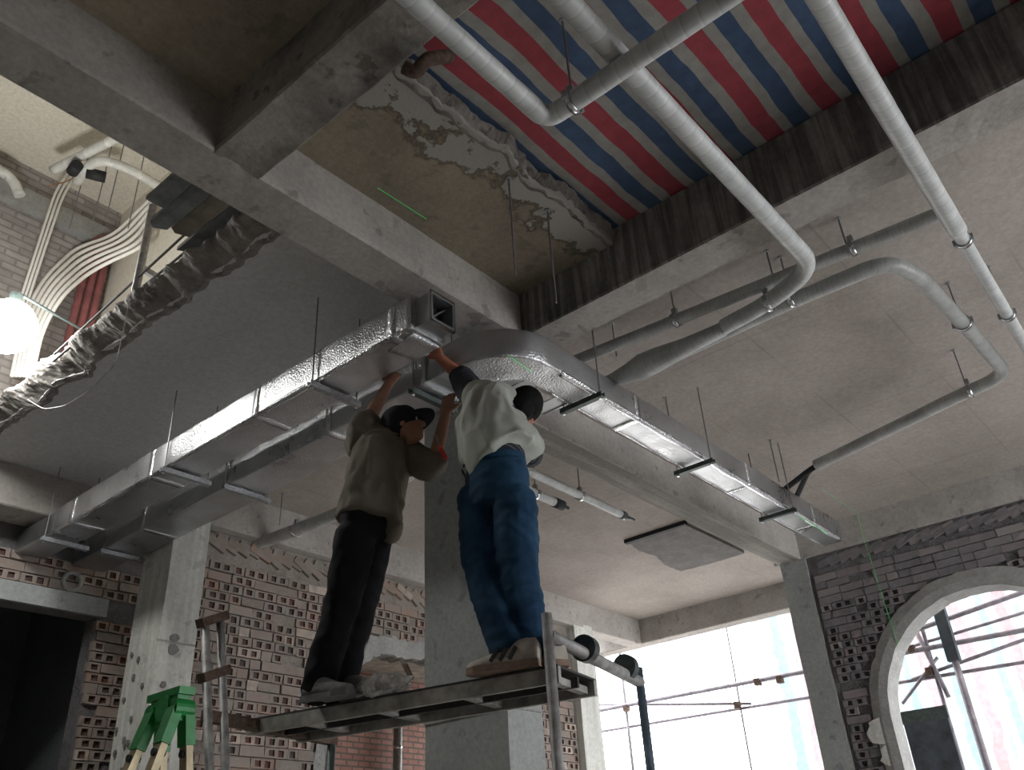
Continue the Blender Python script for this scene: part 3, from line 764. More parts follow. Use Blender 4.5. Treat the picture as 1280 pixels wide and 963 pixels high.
# lamp that floods the upper storey
lp = at(10, 408, Z=5.5)
lamp = thing('work_lamp', (2.5, lp.y + 0.3, ZT), 'glaring work lamp on a stand beside the broken slab edge', 'lamp')
mb = MB(); rings = []
for i in range(9):
    a = -math.pi / 2 + math.pi * i / 8
    rings.append([lp + Vector((0.21 * math.cos(a) * math.cos(t), 0.21 * math.cos(a) * math.sin(t), 0.22 * math.sin(a))) for t in [2 * math.pi * k / 14 for k in range(14)]])
mb.loft(rings).build('bulb', 'lamp', lamp, True)  # globe enlarged so that its shape takes in the lamp's glare
lb = Vector((2.5, lp.y + 0.3, ZT))
MB().tube([lb, lb + Vector((0, 0, 0.62))], 0.016, 8).build('stand', 'steel_dark', lamp)
MB().tube([lb + Vector((0, 0, 0.60)), lp + Vector((0, 0, 0.32)), lp + Vector((0, 0, 0.22))], 0.012, 8).build('arm', 'steel_dark', lamp)
MB().tube([lp + Vector((0, 0, 0.20)), lp + Vector((0, 0, 0.30))], 0.05, 12).build('socket', 'steel_dark', lamp)
for k in range(3):
    a = k * 2.1 - 0.9
    MB().tube([lb + Vector((0, 0, 0.3)), lb + Vector((0.18 * math.cos(a), 0.22 * math.sin(a), 0))], 0.01, 6).build('leg', 'steel_dark', lamp)

u1, _p = pipe('wrapped_pipe', [at(160, 165, Z=8.4), at(66, 213, Z=8.4)], 0.05, 'wrap_white', 'short straight white pipe under the cream upper ceiling')
u2, _p = pipe('wrapped_pipe', [at(96, 228, Z=8.3), at(112, 206, Z=8.3), at(128, 200, Z=8.3), at(160, 210, Z=8.3), at(228, 250, Z=8.3)], 0.052, 'wrap_white', 'curved white pipe that runs behind the dark formwork planks')
pipe('wrapped_pipe', [at(-40, 195, Y=8.3), at(2, 214, Y=8.3), at(17, 226, Y=8.3), at(25, 245, Y=8.3)], 0.055, 'wrap_white', 'white pipe bending down at the edge of the picture above the lamp')
for (a, b, pp_) in (((90, 215), (97, 206), u1), ((108, 216), (132, 222), u2)):
    tag(MB().tube([at(*a, Z=8.25), at(*b, Z=8.25)], 0.062, 10).build('foam_sleeve', 'black', pp_, True), 'black foam sleeve')
for k in range(6):
    p = [at(199 - 3 * k, 238 + 9.5 * k, X=3.2), at(140 + 9 * k, 296 + 2 * k, X=3.12), at(96 + 4 * k, 309 + 5.5 * k, X=2.85), at(52 + 5 * k, 350 + 4 * k, X=2.55), at(28 + 5 * k, 402 + 2 * k, X=2.45), at(15 + 5 * k, 470, X=2.42)]
    lab = 'white plastic conduit curving from the planks down to the lamp, ' + ('topmost', 'second', 'third', 'fourth', 'fifth', 'lowest')[k] + ' of six'
    pipe('conduit', p, 0.020, 'white_pvc', lab, 'conduit', 0.35, 0.0, 'curved white conduits in the storey above', 0.06, 8)
for k in range(3):
    p = [at(103 + 4 * k, 192 + 3 * k, Y=8.2), at(70 + 5 * k, 237 + 2 * k, Y=8.2), at(48 + 5 * k, 305, Y=8.2), at(22 + 5 * k, 385, Y=8.2)]
    lab = 'thin white conduit dropping from the upper ceiling toward the lamp, ' + ('first', 'middle', 'last')[k] + ' of three'
    pipe('conduit', p, 0.014, 'white_pvc', lab, 'conduit', 0.2, 0.0, 'dropping white conduits in the storey above', 0.06, 8)
MB().tube([at(60, 233, Y=8.1), at(80, 228, Y=8.1), at(104, 217, Y=8.1)], 0.008, 6).build('copper_wire', 'copper')
tag(bpy.data.objects['copper_wire'], 'bare copper wire tangled round the upper conduits', 'wire')
for k in range(3):
    x = 2.98 + 0.095 * k
    pipe('riser_pipe', [(x, 8.40, ZT), (x, 8.40, 8.22 - 0.1 * k), (3.25, 8.40, 8.42 - 0.1 * k)], 0.040, 'red_pipe',
         'red painted riser on the upper wall, ' + ('farthest from', 'between the others beside', 'nearest to')[k] + ' the cream side wall', 'pipe', 0.2, 0.0, 'red risers in the storey above')
for k, (px_, py_, q) in enumerate(((101, 232, 258), (130, 222, 262), (146, 218, 270), (172, 232, 272))):
    a = at(px_, py_, Z=8.3); b = Vector((a.x, a.y, 8.9))
    MB().tube([Vector((a.x, a.y, 7.7)), b], 0.006, 6).build('hanger_rod', 'rod')
    o = [o for o in bpy.data.objects if o.name.startswith('hanger_rod')][-1]
    tag(o, 'thin rod hanging from the cream upper ceiling, ' + ('nearest the lamp', 'second from the lamp', 'third from the lamp', 'nearest the planks'), 'rod', 'rods under the upper ceiling') if False else \
        tag(o, 'thin rod hanging from the cream upper ceiling, ' + ('nearest the lamp', 'second from the lamp', 'third from the lamp', 'nearest the planks')[k], 'rod', 'rods under the upper ceiling')

# dark formwork planks laid across the corner of the hole
pk = [(1.74, 1.86, 3.2, 4.22, 'plank'), (1.87, 1.99, 3.18, 4.42, 'plank'), (2.00, 2.13, 3.2, 4.38, 'plank_brown'), (2.14, 2.26, 3.22, 4.52, 'plank'), (2.275, 2.40, 3.2, 4.62, 'plank_brown'), (2.41, 2.56, 3.2, 4.7, 'plank')]
for k, (x0, x1, y0, y1, mt) in enumerate(pk):
    rings = []
    for i in range(13):
        y = y0 + (y1 - y0) * i / 12 ; z = ZT + 0.022 + 0.012 * math.sin(i * 0.5 + k)
        e = 0.03 * math.sin(i * 5 + k) if i == 12 else 0
        rings.append([(x0, y + e, z), (x0 + 0.05, y - e, z + 0.012), (x1, y + e, z), (x1, y + e, z + 0.03), (x0, y + e, z + 0.03)])
    o = MB().loft(rings).build('formwork_plank', mt)
    tag(o, 'dark plank bridging the corner of the broken slab hole, ' + ('outermost', 'second from the open side', 'third from the open side', 'fourth from the open side', 'fifth from the open side', 'innermost by the rough edge')[k], 'plank', 'planks over the slab hole')
gr = thing('guard_post', (2.29, 5.33, ZT), 'slim steel guard post standing on the broken slab edge', 'post')
MB().tube([(2.27, 5.33, ZT - 0.05), (2.27, 5.33, 6.33)], 0.03, 10).build('upright', 'tube', gr, True)
MB().bar((2.27, 5.33, 5.72), (2.62, 5.36, 5.70), 0.03, 0.05).build('cross_piece', 'tube', gr)
MB().tube([(2.42, 4.72, ZT), (2.42, 4.72, 6.0)], 0.016, 8).build('guard_rod', 'tube'); tag(bpy.data.objects['guard_rod'], 'thin upright rod at the end of the dark planks', 'rod')
for k, (a, b) in enumerate((((68, 443), (240, 285)), ((66, 452), (262, 290)))):
    MB().tube([at(*a, X=2.14), at(*b, X=2.33 + 0.04 * k)], 0.010, 6).build('guard_rope', 'rope')
    o = [o for o in bpy.data.objects if o.name.startswith('guard_rope')][-1]
    tag(o, ('upper' if k == 0 else 'lower') + ' dark rope strung from the lamp to the planks', 'rope', 'guard ropes')
w_ = [at(35, 500, X=2.1), at(55, 512, X=2.1), at(80, 508, X=2.1), at(110, 490, X=2.0), at(145, 455, X=1.98), Vector((2.24, 5.32, 5.55))]
MB().tube(resample(rounded(w_, 0.1), 0.05), 0.0035, 6).build('dangling_wire', 'tube'); tag(bpy.data.objects['dangling_wire'], 'pale wire looping below the broken slab edge', 'wire')

# ------------------------------------------------------------------ striped sheeting over the hole
mb = MB(); nx, ny = 40, 110; X0, X1, Y0, Y1 = 1.62, 4.25, -5.5, 2.62
for i in range(nx + 1):
    for j in range(ny + 1):
        x = X0 + (X1 - X0) * i / nx; y = Y0 + (Y1 - Y0) * j / ny
        inside = min(1, max(0, (x - 1.8) / 0.3)) * min(1, max(0, (4.05 - x) / 0.25)) * min(1, max(0, (2.3 - y) / 0.3))
        z = ZT + 0.03 - 0.03 * inside + inside * (0.028 * noise.noise(Vector((x * 2.2, y * 2.2, 0))) + 0.012 * noise.noise(Vector((x * 7, y * 7, 2))))
        mb.v.append(Vector((x, y, z)))
for i in range(nx):
    for j in range(ny):
        a = i * (ny + 1) + j; mb.f.append((a, a + 1, a + ny + 2, a + ny + 1))
o = mb.build('striped_sheeting', 'tarp_roof', None, True); tag(o, 'red, blue and white striped plastic sheeting laid over the ceiling hole', 'tarpaulin')
md = o.modifiers.new('thickness', 'SOLIDIFY'); md.thickness = 0.004
MB().tube(resample(rounded([at(505, 84, Z=5.1), at(520, 92, Z=5.07), at(532, 74, Z=5.12), at(562, 70, Z=5.25)], 0.06), 0.02), 0.036, 12).build('pipe_stub', 'rust', None, True)
tag(bpy.data.objects['pipe_stub'], 'bent dark pipe stub poking from the hole beside the stained beam', 'pipe')

# ------------------------------------------------------------------ outside: sheeting and scaffold
mb = MB(); ny, nz = 150, 26
for j in range(ny + 1):
    for k in range(nz + 1):
        y = -5.0 + 11.35 * j / ny; z = 0.0 + 6.6 * k / nz
        mb.v.append(Vector((13.75 + 0.07 * math.sin(y * 9 + 2.5 * noise.noise(Vector((y * 0.7, z * 0.6, 0)))) + 0.04 * noise.noise(Vector((y * 4, z * 1.2, 2))) + 0.12 * noise.noise(Vector((y * 1.3, z * 0.8, 4))), y + 0.05 * noise.noise(Vector((y, z, 8))), z)))
for j in range(ny):
    for k in range(nz):
        a = j * (nz + 1) + k; mb.f.append((a, a + nz + 1, a + nz + 2, a + 1))
o = mb.build('site_sheeting', 'tarp_out', None, True); tag(o, 'pale striped sheeting hung outside the window and the arch', 'tarpaulin')
ground = struct('ground', MB().box(13.6, 40, -30, 30, -0.3, -0.02), 'floor', 'pale bare ground outside the building', 'ground')

sc_o = thing('site_scaffold', (13.0, 4.0, 0), 'steel tube scaffold outside, in front of the striped sheeting', 'scaffold')
def otube(a, b, r=0.026, name='tube'):
    MB().tube([a, b], r, 8).build(name, 'tube_out', sc_o, True)
for y in (8.43, 6.36, 3.44, 0.6): otube((13.0, y, 0), (13.0, y, 6.2), 0.026 if y != 6.36 else 0.016, 'standard')
otube((12.95, 9.5, 4.15), (12.95, -2, 4.06), 0.034, 'ledger'); otube((13.03, 9.5, 3.83), (13.03, -2, 3.66), 0.024, 'ledger')
otube((13.05, 9.2, 4.29), (13.05, 6.2, 3.83), 0.022, 'brace')
otube(at(1125, 795, X=13.0), at(1300, 733, X=13.0), 0.034, 'ledger'); otube(at(1128, 812, X=13.03), at(1300, 760, X=13.03), 0.022, 'ledger'); otube(at(1140, 850, X=13.03), at(1300, 793, X=13.03), 0.024, 'ledger')
otube(at(1128, 880, X=12.97), at(1172, 822, X=12.97), 0.022, 'brace'); otube(at(1143, 785, X=12.95), at(1186, 872, X=12.95), 0.03, 'standard')
for (x, y) in ((947, 853), (975, 850), (783, 886), (922, 882), (1140, 812), (1162, 840)):
    c = at(x, y, X=12.95)
    MB().box(c.x - 0.05, c.x + 0.05, c.y - 0.04, c.y + 0.04, c.z - 0.05, c.z + 0.05).build('coupler', 'rust', sc_o)
pl = thing('prop_post', (12.8, 3.10, 0), 'steel prop with a dark upper sleeve, outside the arch', 'post')
MB().tube([(12.8, 3.10, 0), (12.8, 3.10, 3.95)], 0.045, 12).build('pole', 'tube_out', pl, True)
MB().box(12.74, 12.86, 3.03, 3.18, 3.85, 4.70).build('sleeve', 'dark_board', pl)
bd = thing('dark_panel', (12.7, 3.65, 0), 'tilted dark board standing in the arch before the sheeting', 'board')
MB().box(12.66, 12.72, 3.36, 3.92, 0.0, 3.30).build('panel', 'dark_board', bd)
MB().box(12.655, 12.665, 3.34, 3.94, 3.16, 3.32).build('top_rail', 'steel_dark', bd)

# ------------------------------------------------------------------ foil wrapped air ducts
DB, DT = 4.52, 4.745                            # underside and top of the ducts

def rect_sweep(stations, z0, z1, r=0.018, step=0.045, amp=0.006, seed=0.0):
    # stations: pairs of plan points (side a, side b); a soft-edged box section is swept through them
    sts = []
    for (a0, b0), (a1, b1) in zip(stations, stations[1:]):
        a0, b0, a1, b1 = Vector(a0), Vector(b0), Vector(a1), Vector(b1)
        n = max(1, int(max((a1 - a0).length, (b1 - b0).length) / step))
        for k in range(n): sts.append((a0.lerp(a1, k / n), b0.lerp(b1, k / n)))
    sts.append((Vector(stations[-1][0]), Vector(stations[-1][1])))
    rings = []
    for a, b in sts:
        d = (b - a); w = d.length; d.normalize(); ring = []
        prof = []
        for (cx, cz, s0) in ((r, r, math.pi), (w - r, r, 1.5 * math.pi), (w - r, z1 - z0 - r, 0), (r, z1 - z0 - r, 0.5 * math.pi)):
            for q in range(4):
                an = s0 + q / 3 * math.pi / 2
                prof.append((cx + r * math.cos(an), cz + r * math.sin(an)))
            if s0 in (math.pi,):
                for q in range(1, 4): prof.append((r + (w - 2 * r) * q / 4, 0))
            if s0 == 1.5 * math.pi:
                for q in range(1, 3): prof.append((w, r + (z1 - z0 - 2 * r) * q / 3))
            if s0 == 0:
                for q in range(1, 4): prof.append((w - r - (w - 2 * r) * q / 4, z1 - z0))
            if s0 == 0.5 * math.pi:
                for q in range(1, 3): prof.append((0, z1 - z0 - r - (z1 - z0 - 2 * r) * q / 3))
        for (u, v) in prof:
            p = Vector((a.x + d.x * u, a.y + d.y * u, z0 + v))
            q = p * 7.0 + Vector((seed, 0, 0))
            nn = amp * (noise.noise(q) + 0.7 * noise.noise(q * 2.7))
            c = Vector((a.x + d.x * w / 2, a.y + d.y * w / 2, (z0 + z1) / 2))
            ring.append(p + (p - c).normalized() * nn)
        rings.append(ring)
    return MB().loft(rings)

def open_box(x0, x1, y0, y1, z0, z1, t=0.012):  # sheet metal collar open toward -y
    mb = MB()
    mb.box(x0, x1, y0, y1, z0, z0 + t).box(x0, x1, y0, y1, z1 - t, z1).box(x0, x0 + t, y0, y1, z0 + t, z1 - t).box(x1 - t, x1, y0, y1, z0 + t, z1 - t)
    return mb

# duct A: open ended, nearest the camera
dA = thing('air_duct', (3.18, 5.4, DB), 'foil wrapped duct with an open square end, leading away under the grey slab', 'duct')
rect_sweep([((3.035, 3.20), (3.33, 3.20)), ((3.035, 7.82), (3.34, 7.82))], DB, DT + 0.02, seed=1).build('insulation', 'foil', dA, True)
open_box(3.075, 3.275, 3.06, 3.25, DB + 0.012, DT - 0.01).build('open_collar', 'sheet', dA)
MB().box(3.09, 3.26, 3.17, 3.195, DB + 0.02, DT - 0.02).build('interior_shade_plate', 'black', dA)  # black plate painted in for the shade inside the open duct
fl = MB(); fl.bar((3.07, 3.07, DB + 0.012), (3.28, 3.07, DB + 0.012), 0.016, 0.03).bar((3.07, 3.07, DT - 0.01), (3.28, 3.07, DT - 0.01), 0.016, 0.03).bar((3.075, 3.07, DB), (3.075, 3.07, DT), 0.016, 0.02).bar((3.275, 3.07, DB), (3.275, 3.07, DT), 0.016, 0.02)
fl.build('end_flange', 'chrome', dA)
MB().bar((3.08, 3.13, DB + 0.02), (3.27, 3.13, DT - 0.02), 0.012, 0.012).build('tie_rod', 'sheet', dA)
rect_sweep([((3.04, 7.82), (3.33, 7.82)), ((3.02, 8.55), (3.31, 8.55))], DB + 0.01, DT, amp=0.002, seed=2).build('bare_section', 'sheet', dA)
for y in (3.34, 4.75, 6.15, 7.45):
    rect_sweep([((3.032, y), (3.336, y)), ((3.032, y + 0.07), (3.336, y + 0.07))], DB - 0.003, DT + 0.023, step=0.03, seed=1).build('foil_tape', 'foil_tape', dA, True)
rect_sweep([((3.10, 3.24), (3.32, 3.24)), ((3.12, 3.50), (3.32, 3.46))], DB - 0.008, DB + 0.02, r=0.006, amp=0.008, seed=4).build('foil_patch', 'foil_tape', dA, True)

# duct B: behind A, ends where the workers join it to the bend
dB = thing('air_duct', (3.74, 5.8, DB), 'second foil duct behind the open-ended one, being joined by the workers', 'duct')
rect_sweep([((3.565, 3.62), (3.92, 3.62)), ((3.565, 8.0), (3.925, 8.0))], DB, DT, seed=5).build('insulation', 'foil', dB, True)
rect_sweep([((3.575, 8.0), (3.915, 8.0)), ((3.56, 8.55), (3.90, 8.55))], DB + 0.01, DT - 0.01, amp=0.002, seed=6).build('bare_section', 'sheet', dB)
rect_sweep([((3.585, 3.50), (3.90, 3.50)), ((3.585, 3.63), (3.90, 3.63))], DB + 0.015, DT - 0.015, r=0.004, amp=0.001, seed=6).build('bare_collar', 'sheet', dB)
for y in (4.6, 5.9, 7.2):
    rect_sweep([((3.560, y), (3.926, y)), ((3.560, y + 0.07), (3.926, y + 0.07))], DB - 0.0025, DT + 0.0025, step=0.03, seed=5).build('foil_tape', 'foil_tape', dB, True)

# duct C: bend and long run to the arched wall
dC = thing('air_duct', (5.5, 3.0, DB), 'foil wrapped duct bending beside the workers and running to the arched wall', 'duct')
bend = []
for k in range(13):
    t = k / 12; a = math.pi + t * math.pi / 2
    bend.append(((4.02 + 0.455 * math.cos(a), 3.345 + 0.455 * math.sin(a)), (4.10 + 0.175 * math.cos(a), 3.305 + 0.175 * math.sin(a))))
rect_sweep([((3.565, 3.49), (3.92, 3.49))] + bend + [((4.4, 2.895), (4.4, 3.13)), ((8.93, 2.895), (8.93, 3.13))], DB, DT, seed=8).build('insulation', 'foil', dC, True)
for x in (5.05, 6.85, 8.25):
    rect_sweep([((x, 2.8925), (x, 3.1325)), ((x + 0.07, 2.8925), (x + 0.07, 3.1325))], DB - 0.0025, DT + 0.0025, step=0.03, seed=8).build('foil_tape', 'foil_tape', dC, True)
rect_sweep([((8.93, 2.91), (8.93, 3.115)), ((9.02, 2.91), (9.02, 3.115))], DB + 0.012, DT - 0.012, r=0.004, amp=0.001).build('bare_collar', 'sheet', dC)
def edge_tape(parent, a, b, out, w=0.03):       # tape folded over a lower edge
    a, b, out = Vector(a), Vector(b), Vector(out); path = resample([a, b], 0.05); rings = []
    for p in path:
        j = 0.004 * noise.noise(p * 6) ; wj = w + 0.02 * noise.noise(p * 4.3)
        q = p + out * 0.0
        rings.append([q - out * wj + Vector((0, 0, -0.0045 + j * 0.5)), q - out * 0.012 + Vector((0, 0, -0.0055 + j * 0.5)), q + out * (0.004 + j * 0.5) + Vector((0, 0, 0.012)), q + out * (0.005 + j * 0.5) + Vector((0, 0, wj * 0.8)), q - out * 0.006 + Vector((0, 0, wj * 0.8)), q - out * wj + Vector((0, 0, 0.006))])
    MB().loft(rings).build('edge_tape', 'foil_tape', parent, True)
edge_tape(dC, (4.15, 2.895, DB), (8.92, 2.895, DB), (0, -1, 0)); edge_tape(dC, (4.3, 3.13, DB), (8.92, 3.13, DB), (0, 1, 0), 0.018)
edge_tape(dA, (3.035, 3.3, DB), (3.035, 7.8, DB), (-1, 0, 0), 0.02)
for (y_, x_) in ((3.02, 4.12), (3.02, 4.46)):    # sheet tabs standing off the inner side
    MB().bar((x_, 3.12, DB + 0.02), (x_, 3.36, DB + 0.02), 0.13, 0.006).build('sheet_tab', 'sheet', dC)
    MB().bar((x_ + 0.066, 3.12, DB + 0.02), (x_ + 0.066, 3.36, DB + 0.02), 0.006, 0.02).build('tab_lip', 'chrome', dC)

def trapeze(name_pt, a, b, label, group, mat='steel_dark', ztop=ZS, zr=4.5):
    a, b = Vector(a), Vector(b); d = (b - a).normalized(); s_ = Vector((-d.y, d.x, 0))
    t = thing('duct_hanger', ((a + b) / 2).to_3d() if False else Vector(((a.x + b.x) / 2, (a.y + b.y) / 2, zr)), label, 'hanger', group)
    ch = MB()
    ch.bar(a + Vector((0, 0, -0.017)), b + Vector((0, 0, -0.017)), 0.042, 0.006)
    for q in (-1, 1): ch.bar(a + s_ * 0.019 * q, b + s_ * 0.019 * q, 0.005, 0.036)
    ch.build('channel', mat, t)
    for p in (a + d * 0.025, b - d * 0.025):
        MB().tube([p + Vector((0, 0, -0.03)), Vector((p.x, p.y, ztop))], 0.0055, 6).build('rod', 'rod', t)
        MB().tube([p + Vector((0, 0, -0.032)), p + Vector((0, 0, -0.020))], 0.012, 6).build('nut', 'chrome', t)
    return t
for k, y in enumerate((4.12, 5.93, 7.92)):
    w3 = ('nearest the open end', 'half way along', 'at the far end by the pale column')[k]
    trapeze('h', (2.99, y, 4.49), (3.42, y, 4.49), 'steel channel hanger under the open-ended duct, ' + w3, 'hangers under the first duct', 'steel')
    if k: trapeze('h', (3.52, y - 0.03, 4.49), (3.97, y - 0.03, 4.49), 'steel channel hanger under the second duct, ' + w3, 'hangers under the second duct', 'steel')
trapeze('h', (3.53, 3.72, 4.49), (3.97, 3.72, 4.49), 'dark channel hanger under the joint above the workers', 'hangers under the second duct')
for k, x in enumerate((4.53, 6.10, 7.66)):
    trapeze('h', (x, 2.83, 4.49), (x, 3.20, 4.49), 'dark channel hanger under the long foil duct, ' + ('beside the white-shirted worker', 'midway along the duct', 'next to the two black tubes')[k], 'hangers under the long duct')

# ------------------------------------------------------------------ wrapped pipes under the slab
PZ = CZ
def hang(label, top, zb, group='threaded rods', clamp=None, r=0.006, ztop=ZS):
    o = thing('hanger_rod', (top[0], top[1], zb), label, 'rod', group)
    MB().tube([(top[0], top[1], zb), (top[0], top[1], ztop)], r, 6).build('rod', 'rod', o)
    MB().tube([(top[0], top[1], ztop - 0.012), (top[0], top[1], ztop)], 0.018, 8).build('anchor', 'steel', o)
    if clamp:                                   # split ring clamp closed round the pipe
        c, ax, cr = Vector(clamp[0]), clamp[1], clamp[2]
        def ring(rr, h0, h1, name, mat):
            rings = []
            for t in (h0, h1):
                for q in ((rr, rr + 0.007) if t == h0 else (rr + 0.007, rr)):
                    row = []
                    for k in range(20):
                        a = 2 * math.pi * k / 20
                        e = Vector((t, q * math.cos(a), q * math.sin(a))) if ax == 'x' else Vector((q * math.cos(a), t, q * math.sin(a)))
                        row.append(c + e)
                    rings.append(row)
            MB().loft(rings, False, True).build(name, mat, o, True)
        ring(cr, -0.016, 0.016, 'clamp', 'chrome')
        e = Vector((0, 1, 0)) if ax == 'x' else Vector((1, 0, 0))
        for q in (-1, 1):
            MB().bar(c + e * q * (cr + 0.002) - Vector((0, 0, 0.022)), c + e * q * (cr + 0.002) + Vector((0, 0, 0.022)), 0.03, 0.03).build('clamp_bolt', 'steel', o)
        MB().bar(c + Vector((0, 0, cr)), c + Vector((0, 0, cr + 0.05)), 0.035, 0.035).build('swivel_nut', 'steel', o)
    return o

# pipe 1: L-shaped, under the striped sheeting
pipe('wrapped_pipe', [(0.9, 1.655, 4.68), (2.45, 1.655, 4.68), (2.45, -1.2, 4.68)], 0.050, 'wrap', 'L-shaped white wrapped pipe in front of the striped sheeting', rad=0.07)
hang('thin rod clamping the L-shaped pipe below the striped sheeting', (2.45, 1.50), 4.72, clamp=((2.45, 1.50, 4.68), 'y', 0.052), ztop=5.27)
# pipe 2
pipe('wrapped_pipe', [(1.2, 1.232, 4.775), (4.60, 1.232, 4.775), (4.76, 1.60, 4.775), (4.82, 1.98, 4.785)], 0.055, 'wrap', 'white wrapped pipe crossing the sheeting, then bending back under the buff slab', rad=[0.18, 0.2])
# pipe 3
pipe('wrapped_pipe', [(1.9, 0.40, 4.775), (4.9, 0.455, 4.775)], 0.054, 'wrap', 'thick white wrapped pipe crossing the streaked beam')
pipe('bare_pipe', [(4.88, 0.455, 4.775), (8.2, 0.52, 4.775)], 0.040, 'wrap', 'slimmer pale pipe carrying on from the thick wrapped one')
hang('rod and chrome clamp on the slim pale pipe', (6.1, 0.475), 4.81, clamp=((6.1, 0.477, 4.775), 'x', 0.042))
hang('rod and chrome clamp at the end of the thick wrapped pipe', (5.02, 0.457), 4.81, clamp=((5.02, 0.457, 4.775), 'x', 0.042))
# pipe 4
pipe('wrapped_pipe', [(4.615, 3.3, 4.93), (4.88, 0.44, 4.93)], 0.044, 'wrap_grey', 'straight grey wrapped pipe nearest the streaked beam')
hang('rod clamping the straight grey pipe, beside the thick wrapped pipe', (4.82, 1.06), 4.97, clamp=((4.825, 1.03, 4.93), 'y', 0.046))
hang('rod clamping the straight grey pipe, nearer the bend of the duct', (4.71, 2.27), 4.97, clamp=((4.712, 2.27, 4.93), 'y', 0.046))
# pipe 5
p5, path5 = pipe('wrapped_pipe', [(4.95, 2.72, 4.82), (4.95, 1.60, 4.84), (4.98, 0.90, 4.84), (5.25, 0.80, 4.84), (6.30, 0.745, 4.84), (7.14, 0.72, 4.84), (7.22, 1.10, 4.84), (7.60, 2.52, 4.82)], 0.052, 'wrap_grey', 'long grey wrapped pipe making a wide U under the buff slab', rad=[0.2, 0.28, 0.2, 0.1, 0.22, 0.1])
for k, (x, y, l) in enumerate(((6.10, 0.755, 'at the outer run of the U'), (7.12, 1.02, 'near the far bend of the U'), (4.93, 1.52, 'close to the crossing pipes'))):
    hang('rod and clamp holding the long grey U pipe, ' + l, (x, y), 4.88, clamp=((x if k != 1 else 7.20, y, 4.84), 'x' if k == 0 else 'y', 0.054))
hang('second rod above the crossing wrapped pipes', (4.80, 1.56), 4.82, clamp=((4.765, 1.62, 4.775), 'y', 0.057))
# fat taped joint where pipes 2 and 5 meet
jt = [Vector((4.90, 3.15, 4.81)), Vector((4.90, 2.95, 4.81)), Vector((4.90, 2.80, 4.81)), Vector((4.89, 2.68, 4.81)), Vector((4.88, 2.55, 4.805)), Vector((4.87, 2.30, 4.80)), Vector((4.85, 2.0, 4.79))]
MB().tube(jt, [0.05, 0.055, 0.075, 0.095, 0.09, 0.06, 0.052], 16, True, 0.06).build('taped_joint', 'wrap_grey', p5, True)
# black tubes at the end of pipe 5
for k, (b_) in enumerate(((968, 622), (992, 630))):
    e = at(*b_, Y=3.08 - 0.06 * k); path = rounded([(7.60, 2.50, 4.82), (7.63, 2.62, 4.80), e], 0.05)
    tag(MB().tube(path, 0.026, 10).build('foam_tube', 'black', p5, True), 'black foam tube')
# bare rods
hang('long loose rod hanging from the brown stained slab, nearer the open duct', (3.046, 2.374), CZ + 2.96)
hang('long loose rod hanging from the brown stained slab, nearer the streaked beam', (3.428, 2.384), CZ + 2.98)
hang('lone rod in the buff slab beyond the long duct', at(962, 550, Z=ZS)[:2], 4.75)
hang('lone rod in the buff slab between duct and U pipe', at(832, 497, Z=ZS)[:2], 4.7)
hang('short rod in the buff slab close to the bend of the duct', at(765, 404, Z=ZS)[:2], 4.9)
# small pipes over the window bay
w1_, _p = pipe('wrapped_pipe', [(4.95, 4.50, 4.86), (7.35, 4.53, 4.86)], 0.040, 'wrap', 'straight pale pipe ending in a bare stub over the window bay')
e = (7.35, 4.53, 4.86)
MB().tube([(7.30, 4.53, 4.86), (7.38, 4.53, 4.86)], 0.045, 12).tube([(7.36, 4.53, 4.86), (7.55, 4.53, 4.86)], 0.018, 8).build('pipe_end', 'steel_dark', w1_, True)
w2_, _p = pipe('wrapped_pipe', [(4.95, 4.78, 4.86), (6.55, 4.80, 4.86)], 0.045, 'wrap', 'shorter pale pipe beside the straight one, behind the jeans')
MB().tube([(6.52, 4.80, 4.86), (6.66, 4.80, 4.86)], 0.052, 12).tube([(6.64, 4.80, 4.86), (6.76, 4.80, 4.86)], 0.016, 8).build('pipe_end', 'black', w2_, True)
hang('rod and ring clamp on the straight pale pipe over the window bay', (6.60, 4.53), 4.90, clamp=((6.60, 4.53, 4.86), 'x', 0.042))
hang('rod and ring clamp on the shorter pale pipe over the window bay', (6.23, 4.80), 4.90, clamp=((6.23, 4.80, 4.86), 'x', 0.048))
# pipe entering the brick wall
pa, pb = at(322, 680, Z=4.80), at(425, 632, Z=4.80)
w3_, _p = pipe('wrapped_pipe', [pa + Vector((0, 0.05, 0)), Vector((pa.x + 0.1, 6.3, 4.80)), Vector((pb.x, 5.2, 4.80))], 0.062, 'wrap_grey', 'grey wrapped pipe reaching toward the hollow brick wall', rad=0.3)
MB().tube([pa + Vector((-0.02, 0.0, 0)), at(300, 690, Z=4.80)], 0.075, 14).build('foam_sleeve', 'black', w3_, True)
hang('rod and clamp on the grey pipe before the brick wall', (4.88, 7.04), 4.85, clamp=((pa.x + 0.06, 6.95, 4.80), 'y', 0.064))

